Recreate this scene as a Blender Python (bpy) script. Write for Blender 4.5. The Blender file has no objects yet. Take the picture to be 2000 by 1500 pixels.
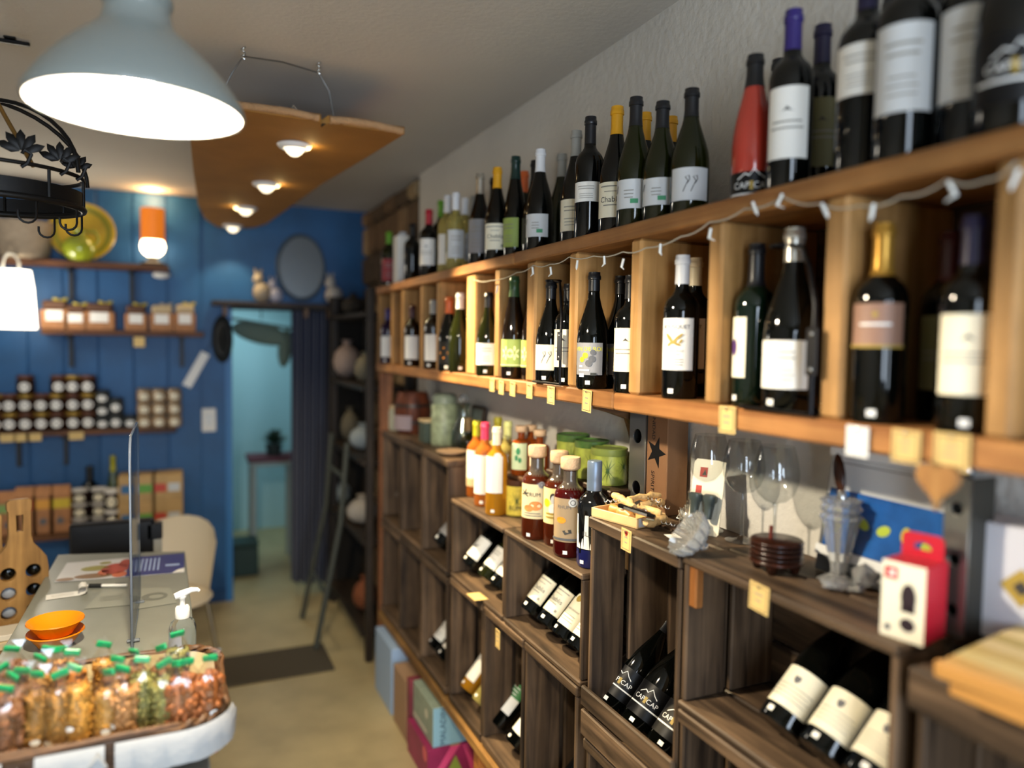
import bpy, bmesh, math, random
from mathutils import Vector, Matrix, Euler
random.seed(7)
S = bpy.context.scene
COL = S.collection
R = math.radians
pi = math.pi
# ------------------------------------------------------------------ camera
FP, CX, CY, CAMH = 1445.0, 1000.0, 750.0, 1.72
_vy = Vector((345 - CX, -(660 - CY), -FP)); _vx = Vector((4181 - CX, -(722 - CY), -FP))
_Y = _vy.normalized(); _X = (_vx - _Y * _vx.dot(_Y)).normalized(); _Z = _X.cross(_Y)
MW = Matrix((_X, _Y, _Z))                      # world = MW @ camera
cam = bpy.data.cameras.new('camera'); camo = bpy.data.objects.new('camera', cam); COL.objects.link(camo)
camo.matrix_world = Matrix.Translation((0, 0, CAMH)) @ MW.to_4x4()
cam.sensor_width = 36; cam.lens = FP / 2000 * 36; cam.clip_start = 0.02
cam.dof.use_dof = True; cam.dof.focus_distance = 1.85; cam.dof.aperture_fstop = cam.lens / 1000 / 0.026
S.camera = camo
# ------------------------------------------------------------------ look
S.view_settings.view_transform = 'Standard'; S.view_settings.look = 'None'
S.view_settings.exposure = 0.55; S.view_settings.gamma = 1.0; S.view_settings.use_curve_mapping = False
try:
    S.cycles.use_denoising = True; S.cycles.denoiser = 'OPENIMAGEDENOISE'
except Exception: pass
S.cycles.caustics_refractive = False; S.cycles.caustics_reflective = False
S.cycles.max_bounces = 10; S.cycles.transparent_max_bounces = 16; S.cycles.transmission_bounces = 8
S.cycles.sample_clamp_indirect = 4.0
w = bpy.data.worlds.new('world'); S.world = w; w.use_nodes = True
w.node_tree.nodes['Background'].inputs[0].default_value = (0.62, 0.75, 1.0, 1)
w.node_tree.nodes['Background'].inputs[1].default_value = 0.5
def lamp(name, typ, loc, power, col, to=None, **k):
    l = bpy.data.lights.new(name, typ); l.energy = power; l.color = col
    o = bpy.data.objects.new(name, l); COL.objects.link(o); o.location = loc
    for a, v in k.items(): setattr(l, a, v)
    if to is not None: o.rotation_euler = (Vector(to) - Vector(loc)).to_track_quat('-Z', 'Y').to_euler()
    return o
# daylight through the two panes of the shop front behind the camera
for nx in (-0.55, 0.72):
    lamp('daylight', 'AREA', (nx, -2.0, 1.5), 52, (0.72, 0.85, 1.0), (nx, 3, 1.35), shape='RECTANGLE', size=0.75, size_y=1.7)
lamp('back_room_lamp', 'AREA', (0.4, 6.3, 2.1), 6, (0.68, 0.93, 1.0), (0.4, 6.3, 0), shape='RECTANGLE', size=0.6, size_y=0.8)

def P(px, py, x=None, y=None, z=None):
    r = MW @ Vector((px - CX, -(py - CY), -FP))
    t = x / r.x if x is not None else (y / r.y if y is not None else (z - CAMH) / r.z)
    return Vector((0, 0, CAMH)) + r * t
def Ppx(px, x, z):                             # point at height z, depth plane x, seen in image column px (height hardly shifts columns)
    py = 700
    for _ in range(4):
        p = P(px, py, x=x); q = MW.transposed() @ (Vector((p.x, p.y, z)) - Vector((0, 0, CAMH)))
        py = CY + q.y / q.z * FP
    return Vector((x, P(px, py, x=x).y, z))

# ------------------------------------------------------------------ materials
def lin(h):
    h = h.lstrip('#'); o = []
    for i in (0, 2, 4):
        c = int(h[i:i+2], 16) / 255
        o.append(c / 12.92 if c <= .04045 else ((c + .055) / 1.055) ** 2.4)
    return (*o, 1)
_mats = {}
def mat(name, col='#808080', rough=0.5, metal=0.0, spec=0.5, trans=0.0, emit=None, es=0.0, coat=0.0, bump=0.0, bscale=60, var=0.0, vscale=8, ior=1.45, sheen=0):
    if name in _mats: return _mats[name]
    m = bpy.data.materials.new(name); m.use_nodes = True; nt = m.node_tree; b = nt.nodes['Principled BSDF']
    c = lin(col) if isinstance(col, str) else col
    b.inputs['Base Color'].default_value = c
    b.inputs['Roughness'].default_value = rough; b.inputs['Metallic'].default_value = metal
    b.inputs['Specular IOR Level'].default_value = spec; b.inputs['IOR'].default_value = ior
    b.inputs['Transmission Weight'].default_value = trans; b.inputs['Coat Weight'].default_value = coat
    if sheen: b.inputs['Sheen Weight'].default_value = sheen
    if emit:
        b.inputs['Emission Color'].default_value = lin(emit); b.inputs['Emission Strength'].default_value = es
    if bump or var:
        tc = nt.nodes.new('ShaderNodeTexCoord')
        if var:
            n = nt.nodes.new('ShaderNodeTexNoise'); n.inputs['Scale'].default_value = vscale; n.inputs['Detail'].default_value = 4
            nt.links.new(tc.outputs['Object'], n.inputs['Vector'])
            hs = nt.nodes.new('ShaderNodeHueSaturation'); hs.inputs['Color'].default_value = c
            mr = nt.nodes.new('ShaderNodeMapRange'); mr.inputs[1].default_value = .3; mr.inputs[2].default_value = .7
            mr.inputs[3].default_value = 1 - var; mr.inputs[4].default_value = 1 + var
            nt.links.new(n.outputs['Fac'], mr.inputs[0]); nt.links.new(mr.outputs[0], hs.inputs['Value']); nt.links.new(hs.outputs[0], b.inputs['Base Color'])
        if bump:
            n = nt.nodes.new('ShaderNodeTexNoise'); n.inputs['Scale'].default_value = bscale; n.inputs['Detail'].default_value = 3
            nt.links.new(tc.outputs['Object'], n.inputs['Vector'])
            bp = nt.nodes.new('ShaderNodeBump'); bp.inputs['Strength'].default_value = bump; bp.inputs['Distance'].default_value = .01
            nt.links.new(n.outputs['Fac'], bp.inputs['Height']); nt.links.new(bp.outputs[0], b.inputs['Normal'])
    _mats[name] = m; return m
def wood(name, c1, c2, axis, rough=0.55, tone=0.25, scale=1.0, dark=None):
    """grain running along one axis; every plank shifts the grain and the tone by its own random number"""
    key = name + 'xyz'[axis]
    if key in _mats: return _mats[key]
    m = bpy.data.materials.new(key); m.use_nodes = True; nt = m.node_tree; N = nt.nodes.new; L = nt.links.new
    b = nt.nodes['Principled BSDF']; b.inputs['Roughness'].default_value = rough; b.inputs['Specular IOR Level'].default_value = .3
    tc = N('ShaderNodeTexCoord'); oi = N('ShaderNodeObjectInfo'); va = N('ShaderNodeVectorMath'); va.operation = 'ADD'
    cb = N('ShaderNodeCombineXYZ'); ml = N('ShaderNodeMath'); ml.operation = 'MULTIPLY'; ml.inputs[1].default_value = 37
    L(oi.outputs['Random'], ml.inputs[0]); L(ml.outputs[0], cb.inputs[0]); L(ml.outputs[0], cb.inputs[1]); L(ml.outputs[0], cb.inputs[2])
    L(tc.outputs['Object'], va.inputs[0]); L(cb.outputs[0], va.inputs[1])
    mp = N('ShaderNodeMapping'); s = [34 * scale] * 3; s[axis] = 2.2 * scale; mp.inputs['Scale'].default_value = s
    L(va.outputs[0], mp.inputs[0])
    n = N('ShaderNodeTexNoise'); n.inputs['Scale'].default_value = 1; n.inputs['Detail'].default_value = 5; n.inputs['Distortion'].default_value = .6
    L(mp.outputs[0], n.inputs['Vector'])
    rp = N('ShaderNodeValToRGB'); rp.color_ramp.elements[0].position = .34; rp.color_ramp.elements[1].position = .68
    rp.color_ramp.elements[0].color = lin(c2); rp.color_ramp.elements[1].color = lin(c1)
    L(n.outputs['Fac'], rp.inputs[0])
    # blotches of wear
    n2 = N('ShaderNodeTexNoise'); n2.inputs['Scale'].default_value = 7; n2.inputs['Detail'].default_value = 3; L(va.outputs[0], n2.inputs['Vector'])
    mr = N('ShaderNodeMapRange'); mr.inputs[1].default_value = .35; mr.inputs[2].default_value = .7; mr.inputs[3].default_value = 1 - tone; mr.inputs[4].default_value = 1 + tone * .6
    L(n2.outputs['Fac'], mr.inputs[0])
    m2 = N('ShaderNodeMapRange'); m2.inputs[3].default_value = 1 - tone; m2.inputs[4].default_value = 1 + tone; L(oi.outputs['Random'], m2.inputs[0])
    mm = N('ShaderNodeMath'); mm.operation = 'MULTIPLY'; L(mr.outputs[0], mm.inputs[0]); L(m2.outputs[0], mm.inputs[1])
    hs = N('ShaderNodeHueSaturation'); L(rp.outputs[0], hs.inputs['Color']); L(mm.outputs[0], hs.inputs['Value']); L(hs.outputs[0], b.inputs['Base Color'])
    bp = N('ShaderNodeBump'); bp.inputs['Strength'].default_value = .25; bp.inputs['Distance'].default_value = .004
    L(n.outputs['Fac'], bp.inputs['Height']); L(bp.outputs[0], b.inputs['Normal'])
    _mats[key] = m; return m
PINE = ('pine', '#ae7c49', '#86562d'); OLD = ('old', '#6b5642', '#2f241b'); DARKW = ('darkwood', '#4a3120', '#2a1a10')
def glass_mat(name, col, rough=0.0, trans=1.0, ior=1.35): return mat(name, col, rough, trans=trans, ior=ior, spec=.5)
def film_mat(name, opac=0.12, tint='#ffffff', rough=.08, edge=.45):
    if name in _mats: return _mats[name]
    m = bpy.data.materials.new(name); m.use_nodes = True; nt = m.node_tree; N = nt.nodes.new; L = nt.links.new
    nt.nodes.remove(nt.nodes['Principled BSDF']); out = nt.nodes['Material Output']
    t = N('ShaderNodeBsdfTransparent'); t.inputs[0].default_value = lin(tint); g = N('ShaderNodeBsdfGlossy'); g.inputs['Roughness'].default_value = rough
    fr = N('ShaderNodeLayerWeight'); fr.inputs[0].default_value = .35; mr = N('ShaderNodeMapRange'); mr.inputs[3].default_value = opac; mr.inputs[4].default_value = min(1, opac + edge)
    pw_ = N('ShaderNodeMath'); pw_.operation = 'POWER'; pw_.inputs[1].default_value = 3; L(fr.outputs['Facing'], pw_.inputs[0]); L(pw_.outputs[0], mr.inputs[0]); mx = N('ShaderNodeMixShader'); L(mr.outputs[0], mx.inputs[0]); L(t.outputs[0], mx.inputs[1]); L(g.outputs[0], mx.inputs[2]); L(mx.outputs[0], out.inputs[0])
    _mats[name] = m; return m

# ------------------------------------------------------------------ objects
def tag(o, label=None, cat=None, group=None, kind=None):
    if label: o['label'] = label
    if cat: o['category'] = cat
    if group: o['group'] = group
    if kind: o['kind'] = kind
    return o
def thing(name, label, cat, loc=(0, 0, 0), rot=(0, 0, 0), group=None):
    o = bpy.data.objects.new(name, None); o.empty_display_size = .02; COL.objects.link(o)
    o.location = loc; o.rotation_euler = rot; return tag(o, label, cat, group)
def put(name, me, m=None, parent=None, loc=(0, 0, 0), rot=(0, 0, 0), label=None, kind=None):
    if m is not None:
        if not me.materials: me.materials.append(m)
        elif me.materials[0] != m: me = me.copy(); me.materials[0] = m
    o = bpy.data.objects.new(name, me); COL.objects.link(o); o.location = loc; o.rotation_euler = rot
    if parent is not None: o.parent = parent
    return tag(o, label, None, None, kind)
def pmesh(name, v, f, smooth=False, ang=40):
    me = bpy.data.meshes.new(name); me.from_pydata([tuple(p) for p in v], [], f); me.update()
    if smooth:
        me.polygons.foreach_set('use_smooth', [True] * len(me.polygons))
        try: me.set_sharp_from_angle(angle=R(ang))
        except Exception: pass
    return me
_boxc = {}
def box_me(sx, sy, sz, bev=0.002):
    k = (round(sx, 4), round(sy, 4), round(sz, 4), bev)
    if k in _boxc: return _boxc[k].copy()
    bm = bmesh.new(); bmesh.ops.create_cube(bm, size=1); bmesh.ops.scale(bm, vec=(sx, sy, sz), verts=bm.verts)
    b = min(bev, .3 * min(sx, sy, sz))
    if b > 1e-5: bmesh.ops.bevel(bm, geom=list(bm.edges), offset=b, segments=1, affect='EDGES', profile=.5)
    me = bpy.data.meshes.new('box'); bm.to_mesh(me); bm.free(); _boxc[k] = me; return me.copy()
def box(name, c, s, m, parent=None, bev=.002, rot=(0, 0, 0), label=None, kind=None):
    return put(name, box_me(*s, bev), m, parent, c, rot, label, kind)
def bb(name, a, b, m, parent=None, bev=.002, off=(0, 0, 0), kind=None, label=None):
    """box between two corners, given in world space; off = the parent's location"""
    c = [(a[i] + b[i]) / 2 - off[i] for i in range(3)]; s = [abs(b[i] - a[i]) for i in range(3)]
    return box(name, c, s, m, parent, bev, label=label, kind=kind)
def plank(name, a, b, w_, parent=None, off=(0, 0, 0), bev=.003, jig=0.0):
    s = [abs(b[i] - a[i]) for i in range(3)]; ax = s.index(max(s))
    o = bb(name, a, b, wood(*w_, ax), parent, bev, off)
    if jig: o.rotation_euler = [random.uniform(-jig, jig) for _ in range(3)]
    return o
def lathe(prof, n=28, rib=None, cap=True):
    v = []; f = []
    for (r, z) in prof:
        for i in range(n):
            a = 2 * pi * i / n; rr = r * (1 + (rib(a, z) if rib else 0)); v.append((rr * math.cos(a), rr * math.sin(a), z))
    for j in range(len(prof) - 1):
        for i in range(n):
            f.append((j * n + i, j * n + (i + 1) % n, (j + 1) * n + (i + 1) % n, (j + 1) * n + i))
    if cap:
        f.append(tuple(range(n - 1, -1, -1))); f.append(tuple((len(prof) - 1) * n + i for i in range(n)))
    return v, f
def lathe_me(prof, n=28, rib=None, cap=True, ang=50): return pmesh('lathe', *lathe(prof, n, rib, cap), True, ang)
def tube_data(pts, r, n=8, closed=False):
    pts = [Vector(p) for p in pts]; v = []; f = []; k = len(pts); up = Vector((0, 0, 1)); nn = None
    for i, p in enumerate(pts):
        d = (pts[(i + 1) % k] - pts[i - 1]) if closed else (pts[min(i + 1, k - 1)] - pts[max(i - 1, 0)])
        d = d.normalized() if d.length > 1e-9 else up
        if nn is None: nn = d.orthogonal().normalized()
        nn = (nn - d * nn.dot(d)); nn = nn.normalized() if nn.length > 1e-6 else d.orthogonal().normalized()
        b = d.cross(nn); rr = r[i] if isinstance(r, (list, tuple)) else r
        for j in range(n):
            a = 2 * pi * j / n; v.append(p + (nn * math.cos(a) + b * math.sin(a)) * rr)
    for i in range(k if closed else k - 1):
        for j in range(n):
            i2 = (i + 1) % k; f.append((i * n + j, i * n + (j + 1) % n, i2 * n + (j + 1) % n, i2 * n + j))
    if not closed: f.append(tuple(range(n - 1, -1, -1))); f.append(tuple((k - 1) * n + j for j in range(n)))
    return v, f
def tube_me(pts, r, n=8, closed=False): return pmesh('tube', *tube_data(pts, r, n, closed), True, 60)
def join(parts):
    v = []; f = []
    for (a, b) in parts:
        o = len(v); v += [Vector(p) for p in a]; f += [tuple(i + o for i in q) for q in b]
    return v, f
def moved(d, loc=(0, 0, 0), rot=(0, 0, 0), sc=(1, 1, 1)):
    M = Matrix.LocRotScale(Vector(loc), Euler(rot), Vector(sc)); return [M @ Vector(p) for p in d[0]], d[1]
def boxd(a, b):
    x0, y0, z0 = a; x1, y1, z1 = b
    return [(x0, y0, z0), (x1, y0, z0), (x1, y1, z0), (x0, y1, z0), (x0, y0, z1), (x1, y0, z1), (x1, y1, z1), (x0, y1, z1)], \
        [(0, 3, 2, 1), (4, 5, 6, 7), (0, 1, 5, 4), (1, 2, 6, 5), (2, 3, 7, 6), (3, 0, 4, 7)]
def icod(r, sub=1, sc=(1, 1, 1)):
    bm = bmesh.new(); bmesh.ops.create_icosphere(bm, subdivisions=sub, radius=r)
    v = [Vector((p.co.x * sc[0], p.co.y * sc[1], p.co.z * sc[2])) for p in bm.verts]; f = [tuple(q.index for q in p.verts) for p in bm.faces]; bm.free(); return v, f
def flat_me(loops, depth, bev=0.0):
    """flat plate with holes: first loop is the outline, the rest are holes; lies in XY, extruded by depth"""
    cu = bpy.data.curves.new('flat', 'CURVE'); cu.dimensions = '2D'; cu.fill_mode = 'BOTH'; cu.extrude = depth / 2; cu.bevel_depth = bev
    for lp in loops:
        s = cu.splines.new('POLY'); s.points.add(len(lp) - 1); s.use_cyclic_u = True
        for i, p in enumerate(lp): s.points[i].co = (p[0], p[1], 0, 1)
    o = bpy.data.objects.new('flat', cu); me = bpy.data.meshes.new_from_object(o); bpy.data.objects.remove(o); bpy.data.curves.remove(cu); return me
def circ(cx, cy, r, n=24, ry=None): return [(cx + r * math.cos(2 * pi * i / n), cy + (ry or r) * math.sin(2 * pi * i / n)) for i in range(n)]
_txt = {}
def text_d(s, size):
    """lettering as 2D vertices and faces, centred"""
    if s not in _txt:
        cu = bpy.data.curves.new('t', 'FONT'); cu.body = s; cu.align_x = 'CENTER'; cu.align_y = 'CENTER'; cu.size = 1; cu.resolution_u = 3
        o = bpy.data.objects.new('t', cu); me = bpy.data.meshes.new_from_object(o)
        _txt[s] = ([(v.co.x, v.co.y) for v in me.vertices], [tuple(p.vertices) for p in me.polygons])
        bpy.data.objects.remove(o); bpy.data.curves.remove(cu); bpy.data.meshes.remove(me)
    v, f = _txt[s]; return [(x * size, y * size) for x, y in v], f
def at2(d, u, v, rot=0.0):
    c, s = math.cos(rot), math.sin(rot); return [(u + x * c - y * s, v + x * s + y * c) for x, y in d[0]], d[1]
def poly(*pts): return list(pts), [tuple(range(len(pts)))]
def rect(u0, v0, u1, v1):
    n = max(1, min(10, int(abs(u1 - u0) / .006)))
    return [(u0 + (u1 - u0) * i / n, v) for i in range(n + 1) for v in (v0, v1)], [(2 * i, 2 * i + 2, 2 * i + 3, 2 * i + 1) for i in range(n)]
def ell(u, v, a, b=None, n=16, rot=0): return at2((circ(0, 0, a, n, b) + [(0, 0)], [(i, (i + 1) % n, n) for i in range(n)]), u, v, rot)
def join2(ds):
    v = []; f = []
    for d in ds:
        o = len(v); v += d[0]; f += [tuple(i + o for i in q) for q in d[1]]
    return v, f
def decal(name, parent, m, ds, fm):
    v, f = join2(ds); return put(name, pmesh(name, [fm(*p) for p in v], f), m, parent)
def plane_map(o, U, V, eps=.0006):
    o, U, V = Vector(o), Vector(U).normalized(), Vector(V).normalized(); n = U.cross(V); return lambda a, b: o + U * a + V * b + n * eps
def cyl_map(Rd, zc, eps=.0013): return lambda a, b: Vector((-(Rd + eps) * math.cos(a / Rd), -(Rd + eps) * math.sin(a / Rd), zc + b))
def cyl_patch(Rd, z0, z1, half, eps=.0004, n=14, top=None):
    """a paper label wrapped round a bottle, facing local -x"""
    v = []; f = []
    for i in range(n + 1):
        a = -half + 2 * half * i / n
        for z in (z0, z1 + (top(a / half) if top else 0)): v.append((-(Rd + eps) * math.cos(a), -(Rd + eps) * math.sin(a), z))
    for i in range(n): f.append((2 * i, 2 * i + 1, 2 * i + 3, 2 * i + 2))
    return pmesh('label', v, [q[::-1] for q in f], True)
def lines(u0, u1, v0, n, dv, h, jitter=.2):
    out = []
    for i in range(n):
        k = random.uniform(0, jitter); mid = (u0 + u1) / 2; hw = (u1 - u0) / 2 * (1 - k); out.append(rect(mid - hw, v0 - i * dv, mid + hw, v0 - i * dv + h))
    return out
# ================================================================== the room
WX, BY, CZ = 1.18, 5.12, 2.605
plaster = mat('plaster', '#cac7c0', .85, bump=.35, bscale=45, var=.05, vscale=3)
ceil_m = mat('ceiling_paint', '#c0bcb5', .9, bump=.12, bscale=60, var=.04, vscale=2)
blue = mat('blue_paint', '#155083', .5, var=.16, vscale=5, bump=.1, bscale=30)
floor_m = mat('floor_tile', '#b5a378', .45, var=.12, vscale=6)
def struct(name, a, b, m, bev=0): return tag(bb(name, a, b, m, None, bev), kind='structure')
struct('floor', (-2.4, -1.9, -.06), (1.3, 7.2, 0), floor_m)
struct('ceiling', (-2.4, -1.9, CZ), (1.3, BY + .1, CZ + .06), ceil_m)
wr = struct('wall_right', (WX, -1.9, 0), (WX + .1, 3.83, CZ), plaster)
ws = struct('wall_right_stone', (WX + .03, 3.83, 0), (WX + .12, BY + .1, CZ), mat('mortar', '#5d4d3a', .95, bump=.5, bscale=40)); ws.name = 'wall_right.001'
stone_ms = [mat('stone%d' % i, c, .9, bump=.8, bscale=25, var=.25, vscale=9) for i, c in enumerate(('#7a6144', '#5e4831', '#8a7556', '#4d3d2c'))]
z = .02
stc = {}
while z < CZ - .1:
    h = random.choice((.12, .16, .2)); y = 3.84 + random.uniform(-.0, .02)
    while y < BY - .03:
        l = min(random.choice((.18, .24, .3)), BY - y); hh = min(h, CZ - z) - .015
        o = box('stone', ((-.05) + random.uniform(-.008, .008), y + l / 2 - (3.83 + BY + .1) / 2, z + hh / 2 - CZ / 2), (.07, l - .015, hh), random.choice(stone_ms), ws, .018)
        y += l
    z += h
struct('wall_left', (-2.4, -1.9, 0), (-2.3, BY + .1, CZ), plaster)
# shop front: sill, head, piers and two window panes
for i, (a, b) in enumerate((((-2.3, -1.9, 0), (1.18, -1.75, .55)), ((-2.3, -1.9, 2.4), (1.18, -1.75, CZ)), ((-2.3, -1.9, .55), (-.98, -1.75, 2.4)), ((-.12, -1.9, .55), (.28, -1.75, 2.4)), ((1.14, -1.9, .55), (1.18, -1.75, 2.4)))):
    o = struct('wall_front', a, b, plaster)
for i, (x0, x1) in enumerate(((-.98, -.12), (.28, 1.14))):
    wn = thing('window_%d' % (i + 1), None, None, ((x0 + x1) / 2, -1.82, 1.475)); wn['kind'] = 'structure'
    fm = mat('window_frame', '#3d4148', .4); hw = (x1 - x0) / 2
    for (a, b) in (((-hw, -.03, -.925), (-hw + .05, .03, .925)), ((hw - .05, -.03, -.925), (hw, .03, .925)), ((-hw, -.03, .875), (hw, .03, .925)), ((-hw, -.03, -.925), (hw, .03, -.875))): bb('frame', a, b, fm, wn)
    box('pane', (0, 0, 0), (2 * hw - .1, .006, 1.75), film_mat('window_glass', .05, rough=0), wn, 0)
# back wall with the doorway to the lit room
wb = struct('wall_back', (-2.4, BY, 0), (.30, BY + .1, CZ), blue)
struct('wall_back', (.30, BY, 1.93), (1.24, BY + .1, CZ), blue)
struct('wall_back', (1.04, BY, 0), (1.24, BY + .1, 1.93), blue)
wc = wb.location
y0 = BY - .014
edges = [.145, -.05, -.24, -.43, -.61, -.79, -.965, -1.15, -1.33, -1.52, -1.7, -1.9, -2.1, -2.295]
for a, b in zip(edges[:-1], edges[1:]):
    d = random.uniform(0, .004)
    bb('plank', (b + .005, y0 + d, .0), (a - .005, BY - .0005, CZ - .002), blue, wb, .003, wc)
struct('baseboard_back', (.15, BY - .012, 0), (.30, BY - .0005, .08), mat('blue_dark', '#12406c', .5))
tr = mat('door_trim', '#2a6ca8', .45)
struct('trim_1', (.285, BY - .015, 0), (.325, BY + .1, 1.95), tr); 
# back room
br = mat('back_room_paint', '#a8ccd2', .8)
struct('wall_back_room', (-.5, 7.0, 0), (1.4, 7.1, 2.4), br).name = 'wall_far'
struct('wall_far', (-.5, BY + .1, 0), (-.42, 7.0, 2.4), br); struct('wall_far', (1.32, BY + .1, 0), (1.4, 7.0, 2.4), br)
struct('ceiling', (-.5, BY + .1, 2.4), (1.4, 7.1, 2.46), br)

# ================================================================== the long wall shelf of pigeonholes
SX, SB = .92, 1.172
SZ0, SZ1, SZ2, SZ3 = 1.570, 1.610, 1.955, 1.990
sh = thing('pigeonhole_shelf', 'long warm pine wall shelf with a row of open pigeonholes for wine', 'shelf', (1.05, 2, SZ0)); so = sh.location
def sp(n, a, b, w_=PINE, bev=.004, jig=0): return plank(n, a, b, w_, sh, so, bev, jig)
for a, b in ((.30, 1.46), (1.463, 2.2), (2.203, 3.70)): sp('bottom_board', (SX, a, SZ0), (SB, b, SZ1))
for a, b in ((.30, 2.02), (2.023, 3.70)): sp('top_board', (SX - .004, a, SZ2), (SB, b, SZ3))
PINEL = ('pinelight', '#bd9059', '#9a713e')
divs = [(.30, .335), (.567, .602), (.822, .866), (1.106, 1.146), (1.371, 1.411), (1.656, 1.696), (1.893, 1.95), (2.143, 2.188), (2.352, 2.44), (2.735, 2.77), (2.94, 2.985), (3.235, 3.27), (3.42, 3.45), (3.665, 3.70)]
for a, b in divs: sp('divider', (SX + .006, a, SZ1), (SB, b, SZ2), PINEL, .006)
# the shelf's own back boards keep the niches dark
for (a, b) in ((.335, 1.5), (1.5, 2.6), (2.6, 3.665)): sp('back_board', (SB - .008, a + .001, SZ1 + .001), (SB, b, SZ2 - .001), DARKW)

# ================================================================== crates
CXF, CXB = .93, 1.168
def crate(Y0, Y1, z0, z1, label, kind, x0=CXF, slats=(), w_=OLD, th=.016, group='weathered wine crates along the wall', batten=False):
    """kind 'lying': boards run along the wall; 'standing': the crate is turned on its end"""
    c = thing('wooden_crate', label, 'crate', ((x0 + CXB) / 2, (Y0 + Y1) / 2, z0), group=group); off = c.location
    g = .005; xm = (x0 + CXB) / 2 + random.uniform(-.02, .02); J = .004
    def pl(n, a, b): return plank(n, a, b, w_, c, off, .0035, J)
    te = th + .012 if kind == 'standing' else th
    for (za, zb) in ((z0 + .001, z0 + te), (z1 - te, z1)):
        k = random.uniform(.0, .006)
        pl('plank', (x0 - k, Y0, za), (xm - g / 2, Y1, zb)); pl('plank', (xm + g / 2, Y0, za), (CXB, Y1, zb))
    for (ya, yb) in ((Y0 + .001, Y0 + th), (Y1 - th, Y1 - .001)):
        k = random.uniform(0, .004)
        pl('plank', (x0 + k, ya, z0 + te), (xm - .009, yb, z1 - te)); pl('plank', (xm + .007, ya, z0 + te), (CXB - .002, yb, z1 - te))
    n = 3
    for i in range(n):
        if kind == 'standing':
            w1 = (Y1 - Y0 - 2 * th) / n; pl('plank', (CXB - .012, Y0 + th + i * w1 + .002, z0 + te), (CXB, Y0 + th + (i + 1) * w1 - .002, z1 - te))
        else:
            w1 = (z1 - z0 - 2 * te) / n; pl('plank', (CXB - .012, Y0 + th, z0 + te + i * w1 + .002), (CXB, Y1 - th, z0 + te + (i + 1) * w1 - .002))
    # corner battens at the mouth
    if batten: plank('batten', (x0 + .002, Y1 - th - .024, z1 - te - .085), (x0 + .022, Y1 - th - .001, z1 - te - .001), ('batten', '#9a6330', '#6f431f'), c, off)
    for (za, zb) in slats: pl('slat', (x0 - .014, Y0 - .004, za), (x0 - .001, Y1 + .002, zb))
    return c
crate(1.60, 2.086, .845, 1.14, 'crate on its side holding the cream-labelled bottles, rum bottles on top', 'lying')
crate(2.094, 2.578, .845, 1.14, 'crate on its side with white-labelled bottles, orange wine bottles on top', 'lying')
crate(1.612, 1.928, .365, .843, 'tall crate under the cream-labelled bottles, at the bottom edge of the photo', 'standing')
crate(1.938, 2.254, .365, .843, 'tall crate holding the green-topped bottle and a black bottle', 'standing')
crate(2.262, 2.580, .365, .843, 'tall crate holding two bottles of golden white wine', 'standing')
crate(1.205, 1.572, .735, 1.295, 'tall crate with two front slats holding mountain-logo black bottles', 'standing', slats=((.742, .808), (.818, .868)))
crate(1.205, 1.572, .20, .732, 'tall crate under the mountain-logo bottle crate, mostly out of frame', 'standing')
crate(.705, 1.198, .985, 1.300, 'crate on its side under the wine glasses holding shield-labelled bottles', 'lying', batten=True)
crate(.705, .950, .47, .982, 'dark tall crate under the nearer half of the wine-glass crate', 'standing')
crate(.955, 1.198, .47, .982, 'dark tall crate under the farther half of the wine-glass crate', 'standing')
crate(.20, .680, .79, 1.285, 'nearest crate, under the bamboo board, with greyish upright planks', 'standing', slats=((1.225, 1.285),))
for i, (a, b) in enumerate(((2.625, 2.945), (2.953, 3.273), (3.281, 3.60))):
    nm = ('nearest', 'middle', 'farthest')[i]
    crate(a, b, .825, 1.275, 'upper blurred crate of the far stack, %s of three' % nm, 'standing')
    crate(a, b, .365, .822, 'lower blurred crate of the far stack, %s of three' % nm, 'standing')
# low plank that carries the crates, on posts
lw = thing('crate_bench', 'low rough plank bench that carries the wine crates', 'bench', (1.05, 2.6, 0)); lo = lw.location
for a, b in ((1.60, 2.60), (2.605, 3.61)): plank('board', (.915, a, .325), (1.17, b, .362), ('bench', '#9a7440', '#664622'), lw, lo, .004)
for y in (2.28, 3.56): plank('post', (.93, y, 0), (.975, y + .045, .324), ('post', '#c07e3e', '#96592a'), lw, lo)
plank('post', (1.10, 1.62, 0), (1.15, 1.66, .324), ('post', '#c07e3e', '#96592a'), lw, lo)
lb = thing('crate_bench', 'low board under the nearer crates below the frame', 'bench', (1.05, .8, 0)); l2 = lb.location
plank('board', (.93, .2, .165), (1.17, 1.58, .199), OLD, lb, l2); plank('board', (.94, .2, .435), (1.165, 1.2, .468), OLD, lb, l2)
plank('board', (.94, .2, .755), (1.165, .685, .788), OLD, lb, l2)
for y in (.21, .66, 1.16, 1.53): plank('post', (.96, y, 0), (1.0, y + .04, .164), OLD, lb, l2)
for y in (.21, .66, 1.155): plank('post', (1.1, y, .2), (1.14, y + .04, .434), OLD, lb, l2)
for y in (.21, .64): plank('post', (1.1, y, .47), (1.14, y + .04, .754), OLD, lb, l2)
fp = tag(plank('end_post', (.925, 3.612, 0), (.985, 3.66, 1.568), ('endpost', '#9a6540', '#704428')), 'tall reddish wooden post at the far end of the crate stack', 'post')
pp = tag(bb('shade_strip', (.96, .684, .2), (.995, .7, 1.26), mat('shade_black', '#17161a', .4, metal=.6), None, .006), 'black strip standing for the shaded gap between the two nearest crates', 'pole')  # black strip stands in for the shade in the gap between crates
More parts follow.
